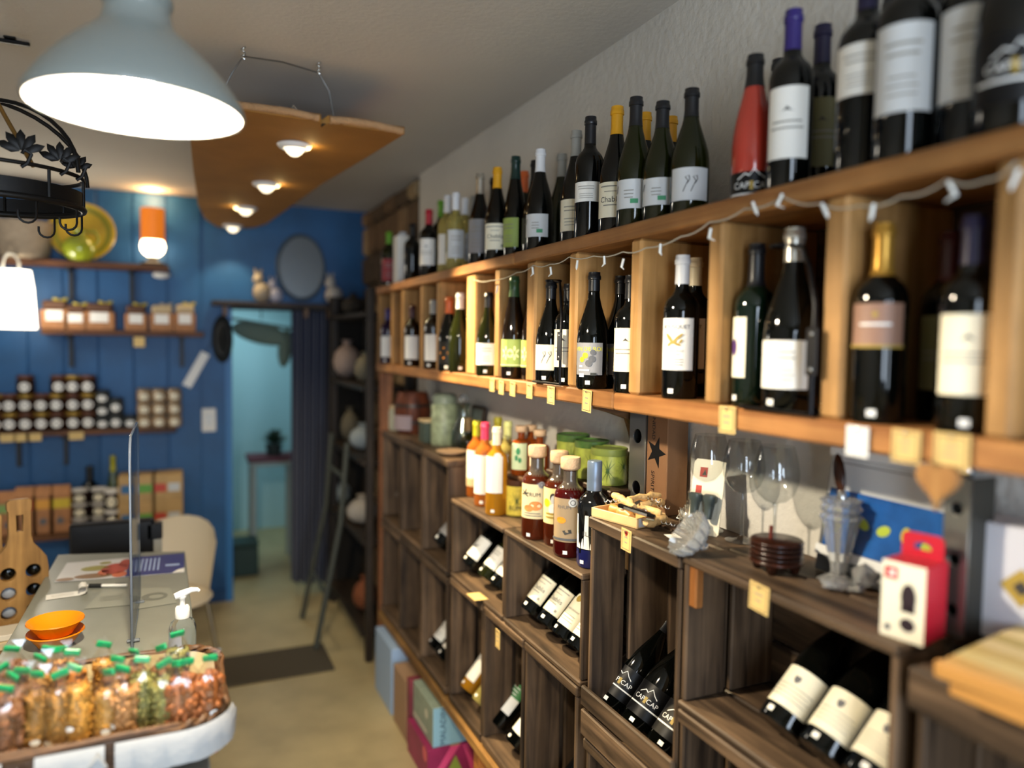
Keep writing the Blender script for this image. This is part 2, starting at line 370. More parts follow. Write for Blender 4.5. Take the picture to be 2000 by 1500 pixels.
# ================================================================== pendant lamp
LZ = 2.075; LC = P(271, 219, z=LZ); lx, ly = LC.x, LC.y
t = thing('pendant_lamp', 'large grey metal bell-shaped pendant lamp lit above the counter', 'lamp', (lx, ly, LZ))
prof = [(.157, 0), (.159, .005), (.155, .018), (.136, .048), (.112, .076), (.086, .101), (.066, .118), (.054, .130), (.048, .150), (.0475, .162), (.051, .165), (.051, .176), (.047, .180), (.047, .215), (.025, .23)]
inner = [(r - .003, z_ + (.001 if i == 0 else -.002)) for i, (r, z_) in enumerate(prof[:10])]
put('shade', pmesh('shade', *lathe(prof, 48, cap=False), True, 60), mat('lamp_grey', '#7d8481', .28, metal=.0, coat=.3), t)
put('shade_lining', pmesh('lin', *lathe(inner + [(.0, .164)], 48, cap=False), True, 80), mat('lamp_white', '#f4f1ea', .5), t)
put('ceiling_cord', tube_me([(0, 0, .228), (0, 0, CZ - LZ - .001)], .004), mat('cord_white', '#c9c7c2', .5), t)
put('bulb', lathe_me([(.0, .045), (.022, .049), (.036, .06), (.04, .078), (.034, .098), (.02, .118), (.014, .13), (.014, .163)], 20), mat('bulb_glow', '#fff4e0', .4, emit='#fff0dc', es=30), t)
lamp('pendant_light', 'SPOT', (lx, ly, LZ + .03), 85, (1.0, .85, .62), (lx, ly, 0), spot_size=R(165), spot_blend=.25, shadow_soft_size=.04)
lamp('pendant_lining_light', 'POINT', (lx, ly, LZ + .035), 5, (1, .9, .75), shadow_soft_size=.02)
# ================================================================== hanging cardboard panel with spot lights
PZ = 2.42
pn = thing('spotlight_panel', 'brown cardboard ceiling panel hung on wire with a row of recessed spotlights', 'panel', (.4, 3.6, PZ)); po = pn.location
outl = [(.035, 2.44), (.25, 2.452), (.425, 2.462), (.44, 2.53), (.452, 2.463), (.705, 2.474), (.66, 2.9), (.597, 3.43), (.55, 4.1), (.50, 4.75), (.45, 4.95), (.377, 5.04), (.30, 5.07), (.24, 5.04), (.16, 4.75), (.11, 4.27), (.07, 3.4)]
spots = [P(a, b, z=PZ) for a, b in ((575, 282), (520, 358), (480, 405), (455, 440))]
put('board', flat_me([[(a - po.x, b - po.y) for a, b in outl]], .022, .002), mat('cardboard', '#94682c', .75, var=.12, vscale=6, bump=.15, bscale=20), pn, (0, 0, .012))
edge = [Vector((a - po.x, b - po.y, .012 + random.uniform(-.004, .004))) for a, b in ((.04, 2.436), (.1, 2.437), (.17, 2.443), (.25, 2.448), (.33, 2.452), (.42, 2.458))]
put('torn_edge', tube_me(edge, .012), mat('torn_paper', '#a5805a', .9, bump=1, bscale=60), pn)
edge2 = [Vector((a - po.x, b - po.y, .012 + random.uniform(-.004, .004))) for a, b in ((.455, 2.459), (.52, 2.462), (.6, 2.466), (.66, 2.47), (.70, 2.474))]
put('torn_edge', tube_me(edge2, .013), mat('torn_paper'), pn)
crk = [(.44, 2.47), (.43, 2.56), (.405, 2.64), (.4, 2.72), (.385, 2.83), (.36, 2.9)]
put('crack', pmesh('crack', [(a - po.x - .006 * (1 - i / 6), b - po.y, -.0008) for i, (a, b) in enumerate(crk)] + [(a - po.x + .006 * (1 - i / 6), b - po.y, -.0008) for i, (a, b) in enumerate(crk)], [(i, i + 6, i + 7, i + 1) for i in range(5)]), mat('crack_dark', '#2c1a0c', .9), pn)
chrome = mat('chrome', '#d9d9d6', .15, metal=1.0)
for i, s in enumerate(spots):
    l = (s.x - po.x, s.y - po.y, 0)
    sp_ = put('spotlight', lathe_me([(.056, .002), (.061, -.004), (.054, -.013), (.042, -.018), (.036, -.012), (.0, -.008)], 24, cap=False), mat('spot_white', '#e8eaec', .3), pn, l)
    put('lens', lathe_me([(.0, -.044), (.014, -.041), (.027, -.03), (.036, -.013)], 20, cap=False), mat('spot_lens', '#eef3f6', .1, emit='#ffe9c0', es=1.6), sp_)
    tgt = [(1.06, 2.0, 1.1), (1.06, 2.75, 1.1), (.7, 4.4, .8), (.3, 5.1, 1.5)][i]
    lamp('spot_beam', 'SPOT', (s.x, s.y, PZ - .052), [270, 22, 9, 6][i], (1.0, .78, .45), tgt, spot_size=R([52, 66, 80, 90][i]), spot_blend=.5, shadow_soft_size=.02)
    if i < 3: lamp('lens_glow', 'POINT', (s.x + (.058 if i < 2 else -.058), s.y - .01, PZ - .026), .14, (1, .72, .3), shadow_soft_size=.006)
wire = mat('steel_wire', '#6c6c6a', .35, metal=.9)
hk = [P(475, 90, z=CZ), P(622, 120, z=CZ)]
w1 = [(hk[0].x - .07, 2.455, PZ + .02), (hk[0].x - .03, 2.455, PZ + .11), (hk[0].x, hk[0].y, CZ - .03), ((hk[0].x + hk[1].x) / 2, hk[0].y, CZ - .028), (hk[1].x, hk[1].y, CZ - .035), (hk[1].x + .035, 2.46, PZ + .1), (hk[1].x + .05, 2.46, PZ + .02)]
put('hanging_wire', tube_me([Vector(p) - po for p in w1], .0022, 6), wire, pn)
for h in hk:
    pts = [Vector((h.x + .006 * math.cos(a * .9), h.y + .006 * math.sin(a * .9), CZ - .003 * a)) - po for a in range(14)]
    put('ceiling_hook', tube_me(pts, .0025, 6), chrome, pn)
for px in (512, 545, 575): 
    h = P(px, 212, z=PZ + .03); put('clip', tube_me([(h.x - po.x - .01, h.y - po.y + .02, .025), (h.x - po.x, h.y - po.y + .02, .045), (h.x - po.x + .012, h.y - po.y + .02, .03)], .003, 6), chrome, pn)
# ================================================================== wall shelf brackets of the long shelf
for y, lb_ in ((1.70, 'small carved wooden bracket under the long shelf beside the metal rack'), ):
    o = flat_me([[(0, 0), (.16, 0), (.16, -.02), (.12, -.03), (.06, -.05), (.045, -.09), (.03, -.15), (.012, -.18), (0, -.18)]], .035, .001)
    k = put('shelf_bracket', o, wood('brk', '#6f5133', '#452f1c', 0), None, (WX - .001, y, SZ0 - .001), (R(90), 0, R(180))); tag(k, lb_, 'bracket')
# ================================================================== bottles
def prof_bottle(kind, h, r):
    if kind == 'burgundy':
        q = [(.0, .012), (.6, .004), (.93, 0), (1, .018), (1, .40), (.985, .45), (.93, .51), (.80, .58), (.62, .66), (.47, .73), (.38, .79), (.35, .84), (.345, .935), (.40, .94), (.40, .97), (.36, .975), (.35, 1), (.0, 1)]
    elif kind == 'bordeaux':
        q = [(.0, .012), (.6, .004), (.93, 0), (1, .018), (1, .60), (.985, .635), (.92, .67), (.78, .70), (.58, .725), (.44, .75), (.39, .78), (.375, .84), (.37, .935), (.42, .94), (.42, .97), (.38, .975), (.37, 1), (.0, 1)]
    elif kind == 'flute':
        q = [(.0, .012), (.6, .004), (.93, 0), (1, .018), (1, .38), (.97, .45), (.88, .54), (.74, .63), (.58, .72), (.46, .80), (.40, .86), (.385, .935), (.43, .94), (.43, .97), (.39, .975), (.38, 1), (.0, 1)]
    elif kind == 'rum':
        q = [(.0, .015), (.7, .004), (.92, 0), (1, .03), (1, .56), (.985, .60), (.92, .645), (.78, .685), (.60, .71), (.47, .735), (.43, .77), (.42, .86), (.47, .865), (.47, .885), (.40, .89), (.0, .89)]
    elif kind == 'ribbed':
        q = [(.0, .015), (.7, .004), (.92, 0), (1, .03), (1, .52), (1.0, .56), (.96, .60), (.86, .64), (.68, .675), (.5, .70), (.43, .73), (.43, .80), (.45, .81), (.43, .83), (.40, .89), (.0, .89)]
    elif kind == 'apothecary':
        q = [(.0, .015), (.7, .004), (.92, 0), (1, .03), (1, .60), (.96, .66), (.8, .70), (.5, .72), (.36, .74), (.36, .85), (.42, .86), (.42, .88), (.0, .88)]
    return [(a * r, b * h) for a, b in q]
_bc = {}
DARK = mat('glass_dark', '#040504', .05, spec=.45)
OLIVE = mat('glass_olive', '#1d2106', .06, spec=.6, trans=.35, ior=1.4)
BROWNG = mat('glass_brown', '#140b04', .06, spec=.6)
CLEARY = mat('wine_pale_yellow', '#e2d27a', .02, trans=.7, ior=1.34)
GOLD = mat('wine_gold', '#e6a02a', .02, trans=.6, ior=1.34)
ORANGE = mat('wine_orange', '#e07a2c', .02, trans=.6, ior=1.34)
ROSE = mat('wine_rose', '#de8038', .02, trans=.6, ior=1.34)
AMBER = mat('rum_amber', '#a8501a', .02, trans=.55, ior=1.36)
AMBERD = mat('rum_dark', '#5a2410', .02, trans=.45, ior=1.36)
REDRUM = mat('rum_red', '#4a0d0c', .02, trans=.4, ior=1.36)
PINKRED = mat('bottle_red', '#b23c2e', .16, spec=.5, coat=.3)
CLEARG = mat('glass_clear', '#eef2ee', .0, trans=1, ior=1.3)
def cm(n, c, rough=.3, metal=0.0): return mat('cap_' + n, c, rough, metal=metal)
BLK = cm('black', '#15161a', .35); YEL = cm('yellow', '#d69a1c', .35); WHT = cm('white', '#dcdde0', .35); GRY = cm('grey', '#9a9a95', .4)
SIL = cm('silver', '#c9c6bc', .25, .8); PUR = cm('purple', '#30246e', .35); PURD = cm('purple_dark', '#1a1638', .35); GRN = cm('green', '#5f9a26', .35)
RED = cm('red', '#a81e30', .35); ORG = cm('orange', '#dd6a33', .35); GRD = cm('dark_green', '#16332e', .3); GLD = cm('gold', '#b98c3a', .3, .6); DRD = cm('dark_red', '#3c1214', .35)
PNK = cm('pink', '#d63a62', .35); OLV = cm('olive', '#a8a21e', .35); CRM = cm('cream', '#e9dcbe', .4); LGN = cm('lime', '#d6d98a', .4); BRN = cm('brown', '#7a6138', .4); CORK = mat('cork', '#c9a987', .7, bump=.3, bscale=200, var=.1, vscale=150); BLG = cm('blue_grey', '#6d7d92', .35, .4)
GRC = cm('bottle_green', '#2c4a2c', .3)
pap = lambda n, c, r=.55: mat('paper_' + n, c, r)
PW = pap('white', '#eceae4'); PC = pap('cream', '#ebe4cc'); PG = pap('grey_white', '#c9cbcc'); PDK = pap('dark', '#33342e'); POL = pap('olive', '#746e48'); PGR = pap('green', '#9cb05a'); PMV = pap('mauve', '#8f6d5c'); PBK = mat('paper_black', '#09090b', .45, spec=.3); PGY = pap('grey', '#8d8d90'); PLM = pap('lime', '#9fc02c'); PG2 = pap('leaf', '#3a7a44'); PYL = pap('yellow', '#ead98a'); PTN = pap('tan', '#c2ac85')
INK = pap('ink', '#3a3836'); INKL = pap('ink_light', '#8b877e'); INKW = pap('ink_white', '#e8e8e6'); INKY = pap('ink_yellow', '#e8df1e'); INKG = pap('ink_green', '#3f8f62'); INKO = pap('ink_orange', '#e8932a'); INKGD = pap('ink_gold', '#a58b3c'); INKR = pap('ink_red', '#b03a30'); INKLF = pap('ink_leaf', '#e6ecae'); INKGR = pap('ink_grey', '#5b5c60')
STK = pap('sticker', '#f2f0ea')
# printed content of a label: (R, zc of label centre, height, half width) -> list of (name, material, polys)
def pr_lines(r, zh, hw):
    return [('print', INKL, lines(-hw * .6, hw * .6, zh * .25, 2, zh * .12, zh * .03) + lines(-hw * .5, hw * .5, -zh * .12, 3, zh * .1, zh * .02))]
def pr_text(s, size, dv=0.0, m=INK, du=0.0, extra=True):
    def f(r, zh, hw):
        o = [('lettering', m, [at2(text_d(s, size), du, dv * zh)])]
        if extra: o.append(('print', INKL, lines(-hw * .7, hw * .7, zh * .36, 1, .01, zh * .03) + lines(-hw * .5, hw * .5, -zh * .25, 3, zh * .09, zh * .02)))
        return o
    return f
def pr_chablis(r, zh, hw):
    return [('lettering', INK, [at2(text_d('Chablis', .019), 0, 0)]), ('print', INKL, lines(-hw * .8, hw * .8, zh * .36, 1, .01, zh * .035) + lines(-hw * .4, hw * .4, zh * .22, 1, .01, zh * .02) + lines(-hw * .45, hw * .45, -zh * .17, 1, .01, zh * .03) + [rect(hw * .5, -zh * .4, hw * .66, -zh * .3)])]
def pr_cap(r, zh, hw):
    top = zh * .5
    ridge = [(-.026, .012), (-.012, .022), (-.004, .018), (.004, .03), (.014, .02), (.024, .014)]
    mts = []
    for a, b in zip(ridge[:-1], ridge[1:]): mts.append(poly((a[0], a[1] - .0012), (b[0], b[1] - .0012), (b[0], b[1] + .0012), (a[0], a[1] + .0012)))
    return [('lettering', INKW, [at2(text_d('CAP', .0165), -.0185, 0), at2(text_d('CAP', .0165), .0185, 0)] + mts + [rect(-.045, -.017, .045, -.0135)]), ('lettering', INKGD, [rect(-.0035, -.008, .0035, .008)])]
def pr_bousquet(r, zh, hw):
    d = [at2(text_d('BOUSQUET', .0115), 0, zh * .33), at2(text_d('GARGUILLES', .006), 0, -zh * .13), at2(text_d('ROUGES', .005), 0, -zh * .2)]
    leaf = [ell(-.012, .012, .013, .0035, rot=-.9), ell(.006, .014, .012, .003, rot=.7), ell(-.004, .004, .008, .003, rot=.4), ell(.004, .0, .007, .0028, rot=-.3), ell(.011, .006, .005, .0025, rot=.9), ell(-.012, 0, .006, .0025, rot=.8)]
    return [('lettering', INKGR, d[:1]), ('lettering', INKL, d[1:] + lines(-hw * .5, hw * .5, -zh * .3, 3, zh * .05, zh * .012)), ('drawing', INKGD, leaf)]
def pr_ndr(r, zh, hw):
    return [('lettering', INKY, [at2(text_d('VIN DE ROI', .0145), 0, zh * .3)]), ('drawing', INKY, [ell(-.006, .008, .0075), ell(-.015, -.002, .0065)]), ('drawing', INKGR, [ell(.011, .0, .0085), ell(.003, -.011, .0085), ell(.013, .016, .007)]), ('print', INKW, [rect(-.022, -.021, -.012, -.016), rect(-.024, -.030, .005, -.026), rect(-.022, -.045, -.008, -.036)]), ('print', PDK, [rect(.008, -.041, .022, -.034)])]
def pr_squig(r, zh, hw):
    o = []
    for u in (-.006, .010):
        pts = [(u - .008, -.016), (u - .003, -.004), (u + .002, .006), (u - .004, .014), (u + .004, .017), (u + .005, .008), (u, .0)]
        for a, b in zip(pts[:-1], pts[1:]): o.append(poly((a[0], a[1]), (a[0] + .0018, a[1]), (b[0] + .0018, b[1]), (b[0], b[1])))
    return [('drawing', INK, o)]
def pr_eco(r, zh, hw): return [('drawing', INKG, [rect(hw * .1, -zh * .33, hw * .55, -zh * .17)]), ('print', INKL, lines(-hw * .3, hw * .3, zh * .1, 3, zh * .12, zh * .03)), ('drawing', INK, [poly((-hw * .9, zh * .05), (-hw * .84, zh * .05), (-hw * .7, zh * .3), (-hw * .76, zh * .3))])]
def pr_leaves(r, zh, hw):
    o = []
    for u in (-.017, .011):
        for k, (a, b, t) in enumerate(((0, .014, 1.57), (-.009, .006, 2.3), (.009, .006, .8), (-.008, -.008, -2.3), (.008, -.008, -.8), (0, -.014, 1.57))): o.append(ell(u + a, b, .008, .0038, rot=t))
    return [('drawing', INKLF, o), ('print', INKLF, [rect(-hw * .95, -zh * .46, hw * .95, -zh * .42)])]
def pr_shield(r, zh, hw):
    return [('emblem', INKGR, [poly((-.006, .022), (.006, .022), (.006, .013), (0, .007), (-.006, .013))]), ('print', INKL, lines(-hw * .8, hw * .8, 0, 4, zh * .1, zh * .02))]
def pr_crest(r, zh, hw):
    return [('drawing', INK, [poly((-.012, .018), (-.006, .02), (0, .027), (.007, .02), (.013, .018), (0, .021))]), ('print', INKL, lines(-hw * .8, hw * .8, 0, 2, zh * .09, zh * .022))]
def pr_bird(r, zh, hw): return [('drawing', INK, [poly((-.012, .0), (.0, .004), (.014, .012), (.004, .0), (-.004, -.006))]), ('print', INKL, lines(-hw * .4, hw * .4, -zh * .2, 2, zh * .08, zh * .02))]
def pr_round(r, zh, hw): return [('emblem', PC, [ell(0, zh * .5, .017)]), ('emblem', INKGD, [ell(0, zh * .5, .010)]), ('lettering', INKL, [at2(text_d('CHARDONNAY', .0075), 0, zh * .08)]), ('print', INKL, lines(-hw * .6, hw * .6, -zh * .12, 3, zh * .1, zh * .02))]
def pr_diamond(r, zh, hw): return [('emblem', INKO, [poly((-.03, 0), (-.012, .022), (.006, 0), (-.012, -.022))]), ('lettering', INKW, [at2(text_d('BIERE', .011), .018, 0, R(90))])]
def pr_star(r, zh, hw): return [('emblem', INKGD, [ell(0, zh * .25, .004)]), ('print', INKW, lines(-hw * .6, hw * .6, 0, 1, .01, zh * .05)), ('print', INKGD, [rect(-hw, -zh * .5, hw, -zh * .44)])]
def pr_none(r, zh, hw): return []
LB = dict(  # z0, z1 as a share of the height, half angle, paper, print
    cream=(.13, .40, 58, PC, pr_lines), white=(.13, .39, 58, PW, pr_lines), chablis=(.12, .395, 60, PC, pr_chablis), eco=(.14, .36, 56, PG, pr_eco), squig=(.12, .37, 62, PG, pr_squig), squigw=(.13, .38, 62, PC, pr_squig),
    bwhite=(.17, .56, 58, PW, pr_crest), bolive=(.17, .56, 60, POL, pr_crest), bshort=(.36, .60, 60, PW, pr_lines), btall=(.2, .58, 60, PG, pr_lines), cap=(.10, .37, 85, PBK, pr_cap), capr=(.0, .19, 88, PBK, pr_cap),
    dark=(.14, .40, 60, PDK, pr_lines), pale=(.14, .5, 55, PGY, pr_lines), bpale=(.16, .52, 56, PG, pr_lines), green=(.12, .385, 75, PGR, pr_leaves), ndr=(.12, .395, 54, PGY, pr_ndr), bousq=(.2, .56, 58, PW, pr_bousquet),
    mauve=(.38, .60, 62, PMV, pr_star), bcream=(.18, .55, 58, PC, pr_crest), shield=(.10, .36, 66, PC, pr_shield), bird=(.10, .38, 62, PW, pr_bird), round=(.10, .385, 66, PC, pr_round), diamond=(.1, .39, 80, PBK, pr_diamond), blow=(.12, .5, 50, PW, pr_none), lime=(.16, .30, 70, PLM, pr_lines), fgreen=(.12, .40, 55, PGR, pr_lines), bgw=(.3, .46, 60, PW, pr_lines))
def bottle(kind, loc, h, r, gl, cap, lab, label, o=-.2, capf=.78, group=None, tilt=None, roll=0, sticker=True, name='wine_bottle', cat='bottle', face=None, extra=None):
    """tilt: degrees the neck leans back towards the wall"""
    loc = Vector(loc)
    if tilt is None:
        d = Vector((loc.x, loc.y)).normalized(); phi = math.asin(o); rt = Vector((d.y, -d.x))
        ld = -d * math.cos(phi) + rt * math.sin(phi); yaw = math.atan2(ld.y, ld.x) + pi
        if face is not None: yaw = R(face)
        t = thing(name, label, cat, loc, (0, 0, yaw), group)
    else:
        a = R(tilt); q = (Matrix.Rotation(R(roll), 3, 'Z') @ Matrix.Rotation(a, 3, 'Y') @ Matrix.Rotation(R(26 if lab == 'cap' else 12), 3, 'Z')).to_euler()
        t = thing(name, label, cat, loc + Vector((0, 0, r * math.sin(a) + .001)), q, group)
    k = (kind, round(h, 3), round(r, 4))
    if k not in _bc: _bc[k] = lathe_me(prof_bottle(kind, h, r), 30, (lambda a, z: .035 * abs(math.sin(a * 11)) if .5 * h < z < .68 * h else 0) if kind == 'ribbed' else None)
    put('glass', _bc[k], gl, t)
    if cap is not None and kind in ('burgundy', 'bordeaux', 'flute'):
        kc = ('cap',) + k + (round(capf, 2),)
        if kc not in _bc:
            pr = prof_bottle(kind, h, r); e = .0007; out = []
            zc = capf * h
            for (r1, z1), (r2, z2) in zip(pr[:-1], pr[1:]):
                if z1 < zc <= z2 and z1 > .3 * h: f_ = (zc - z1) / (z2 - z1); out.append((r1 + (r2 - r1) * f_ + e, zc))
                if z2 > zc: out.append((r2 + e if r2 > 0 else 0, z2 + (e if z2 >= h * .999 else 0)))
            _bc[kc] = lathe_me(out, 24, cap=False)
        put('capsule', _bc[kc], cap, t)
    elif cap is CORK:
        put('cork_cap', lathe_me([(r * .36, .86 * h), (r * .6, .885 * h), (r * .62, .9 * h), (r * .62, .985 * h), (r * .56, h), (0, h)], 24), CORK, t)
    elif cap is not None:
        put('cap', lathe_me([(r * .46, .72 * h), (r * .47, .78 * h), (r * .45, .8 * h), (r * .46, .82 * h), (r * .46, .985 * h), (r * .42, h), (0, h)], 24), cap, t)
    if lab:
        z0, z1, half, pm, pf = LB[lab] if isinstance(lab, str) else lab
        zc = (z0 + z1) / 2 * h; zh = (z1 - z0) * h; hf = R(half)
        lo_ = put('label', cyl_patch(r, -zh / 2, zh / 2, hf), pm, t, (0, 0, zc))
        for li, (nm, m_, ds) in enumerate(pf(r, zh, r * hf)): decal(nm, lo_, m_, ds, cyl_map(r, 0, .0011 + .0004 * li))
    if sticker:
        fm_ = cyl_map(r, .055 * h, .0016); decal('price_sticker', t, STK, [rect(-.006, -.005, .006, .005)], lambda a, b: fm_(a + r * sticker_off(loc), b))
    if kind == 'rum': put('empty_neck', lathe_me([(r * .80, .682 * h), (r * .62, .708 * h), (r * .485, .735 * h), (r * .445, .77 * h), (r * .435, .862 * h)], 26, cap=False), mat('empty_glass', '#5b5148', .05, trans=.35, coat=.4), t)
    if extra: extra(t, h, r)
    return t
def sticker_off(loc): return -.35 + .5 * ((loc.y * 7.3) % 1)
BU, BO, FL = 'burgundy', 'bordeaux', 'flute'
rad = dict(burgundy=.0405, bordeaux=.0375, flute=.0375)
_placed = []
def stand(px, py, x, zsh, kind, gl, cap, lab, label, o=-.2, capf=.78, group=None, r=None, h=None, niche=None, **k):
    if niche:                                  # between the two dividers, as near the front edge as they allow
        rr_ = rad[kind] + .002
        while x < 1.12 and P(px, py, x=x).y < niche[0] + rr_: x += .004
    p = P(px, py, x=x)
    hh = h or min(max(p.z - zsh, .27), .335)
    if niche: p.y = min(max(p.y, niche[0] + rr_), niche[1] - rr_)
    # h or min(max(p.z - zsh, .27), .34)
    q = Ppx(px, x, zsh + hh * .5) if h else Vector((x, p.y, 0)); r = r or rad[kind]
    y = q.y
    for _ in range(40):                        # bottles never stand inside each other
        bad = [(a, b, c) for a, b, c, zz in _placed if abs(zz - zsh) < .05 and math.hypot(a - x, b - y) < c + r + .001]
        if not bad: break
        a, b, c = bad[0]; x += .004 if x >= a else -.004; y += .004 if y >= b else -.004
        x = min(x, 1.165 - r)
    _placed.append((x, y, r, zsh))
    return bottle(kind, (x, y, zsh + .0005), hh, r, gl, cap, lab, label, o, capf, group, **k)
G1 = 'bottles standing on top of the pigeonhole shelf'
T = SZ3
for a in (
    (1551, 23, .98, BO, DARK, PUR, 'bwhite', 'dark bottle with bright purple capsule and tall white label, on top of the shelf', -.15),
    (1608, 52, 1.07, BO, DARK, PURD, 'bolive', 'dark bottle with dull purple capsule and olive-brown label, behind the white-labelled one', .1),
    (1475, 137, .985, FL, PINKRED, BLK, 'capr', 'red bottle with black capsule and black mountain label at its foot', 0),
    (1523, 118, 1.12, BO, DARK, BLK, None, 'black-capped bottle almost hidden behind the purple-capped white-labelled bottle', 0),
    (1351, 210, .995, BU, OLIVE, BLK, 'squig', 'olive green bottle with squiggle-drawn white label, last before the gap on top', 0),
    (1295, 202, .99, BU, OLIVE, BLK, 'eco', 'black-capped bottle with small green square on its label, nearer of two alike', -.25),
    (1243, 192, .975, BU, OLIVE, BLK, 'eco', 'tallest black-capped bottle on top, white label with small green square, farther of two', -.3),
    (1206, 210, .985, BU, DARK, YEL, 'chablis', 'yellow-capped bottle with cream Chablis label beside the black-capped pair', -.3),
    (1154, 230, .98, BO, DARK, BLK, 'bgw', 'dark square-shouldered bottle with green band above a small white label', -.25),
    (1261, 222, 1.10, BU, DARK, YEL, None, 'yellow-capped bottle hidden behind the tallest black-capped bottle', 0),
    (1274, 245, 1.125, BU, DARK, BLK, None, 'black-capped bottle hidden at the wall between two yellow-capped ones', 0),
    (1311, 230, 1.09, BU, DARK, YEL, None, 'yellow-capped bottle behind the nearer black-capped bottle with green square', 0),
    (1126, 257, 1.02, BU, DARK, GRY, 'cream', 'grey-capped dark bottle with cream label left of the green-banded bottle', -.3),
    (1098, 302, 1.11, BU, OLIVE, GRY, None, 'grey-capped bottle half hidden behind the cream-labelled grey-capped bottle', 0),
    (1076, 313, 1.08, BU, DARK, BLK, 'dark', 'black-capped bottle with dark label right of the white-capped bottle', -.2),
    (1056, 293, .985, BU, DARK, WHT, 'eco', 'white-capped dark bottle with white label in the middle of the top row', -.3),
    (1024, 287, 1.03, FL, DARK, GRD, 'fgreen', 'tall slender bottle with dark green capsule and pale green label', -.6),
    (978, 328, .985, BU, DARK, YEL, 'chablis', 'yellow-capped bottle with cream Chablis label right of the silver-foil bottle', -.15),
    (965, 338, 1.07, BU, DARK, BLK, 'cream', 'black-capped bottle right behind the farther yellow-capped Chablis bottle', -.6),
    (991, 342, 1.11, BU, OLIVE, SIL, None, 'silver-capped bottle peeping out behind the farther yellow-capped bottle', 0),
    (1005, 346, 1.135, BU, OLIVE, ORG, None, 'orange-capped bottle hidden at the wall behind the tall slender bottle', 0),
    (938, 340, .99, BU, DARK, SIL, 'pale', 'dark bottle with long silver foil neck and grey label', -.3),
    (925, 384, 1.10, BO, CLEARY, GRY, None, 'pale bottle half hidden behind the silver-foil bottle', 0),
    (908, 388, 1.03, BO, CLEARY, WHT, 'bpale', 'clear bottle of yellow wine, rightmost of the three white-capped ones', -.1),
    (893, 379, .98, BO, CLEARY, WHT, 'bpale', 'clear bottle of yellow wine, middle of the three white-capped ones', .1),
    (874, 383, .985, BO, CLEARY, WHT, 'blow', 'clear bottle of yellow wine, leftmost of the three white-capped ones', -.2),
    (862, 393, 1.03, BO, DARK, GRN, 'lime', 'dark bottle with lime green capsule and lime green label', -.1),
    (843, 412, .98, BO, DARK, RED, 'bwhite', 'dark bottle with red-topped capsule and white label at far end of the top row', -.3),
    (806, 440, .99, BO, DARK, BLK, None, 'blurred dark bottle without label beside the boxy white carton', 0),
):
    stand(a[0], a[1], a[2], T, a[3], a[4], a[5], a[6], a[7], a[8], group=G1, sticker=False)
for px, x, lab, label, o in ((1690, .985, 'bshort', 'dark bottle with short white label set high, at top right, farthest of three big ones', -.25), (1768, .975, 'btall', 'dark bottle with large bluish-white label, middle of three big ones at top right', -.1), (1872, .985, 'btall', 'dark bottle with large greyish label, nearest of three big ones at top right', -.05)):
    stand(px, 0, x, T, BO, DARK, BLK if px != 1690 else PURD, lab, label, o, group=G1, h=.325, r=.041, sticker=False)
stand(1972, 0, .99, T, BU, DARK, BLK, 'cap', 'black mountain-logo bottle cut by the frame at the top right corner', .0, group=G1, h=.315, r=.046, sticker=False)
for px, label in ((1735, 'dark bottle behind the two white-labelled big bottles at top right'), (1835, 'dark bottle behind the large bluish and greyish labels at top right')):
    stand(px, 0, 1.1, T, BO, DARK, BLK, None, label, 0, group=G1, h=.32)
t = thing('carton', 'boxy white carton standing among blurred bottles at the far shelf end', 'carton', Ppx(786, .985, T + .1) * 1.0); t.location.z = T
box('body', (0, 0, .115), (.07, .075, .23), PW, t); box('cap', (0, 0, .24), (.03, .03, .02), mat('carton_cap', '#b8bcc0'), t)
stand(760, 468, .965, T, BO, OLIVE, GRN, (.1, .5, 60, pap('mixed_red', '#8c2a34'), pr_lines), 'blurred green bottle with dark red label at very far end of shelf top', 0, group=G1)

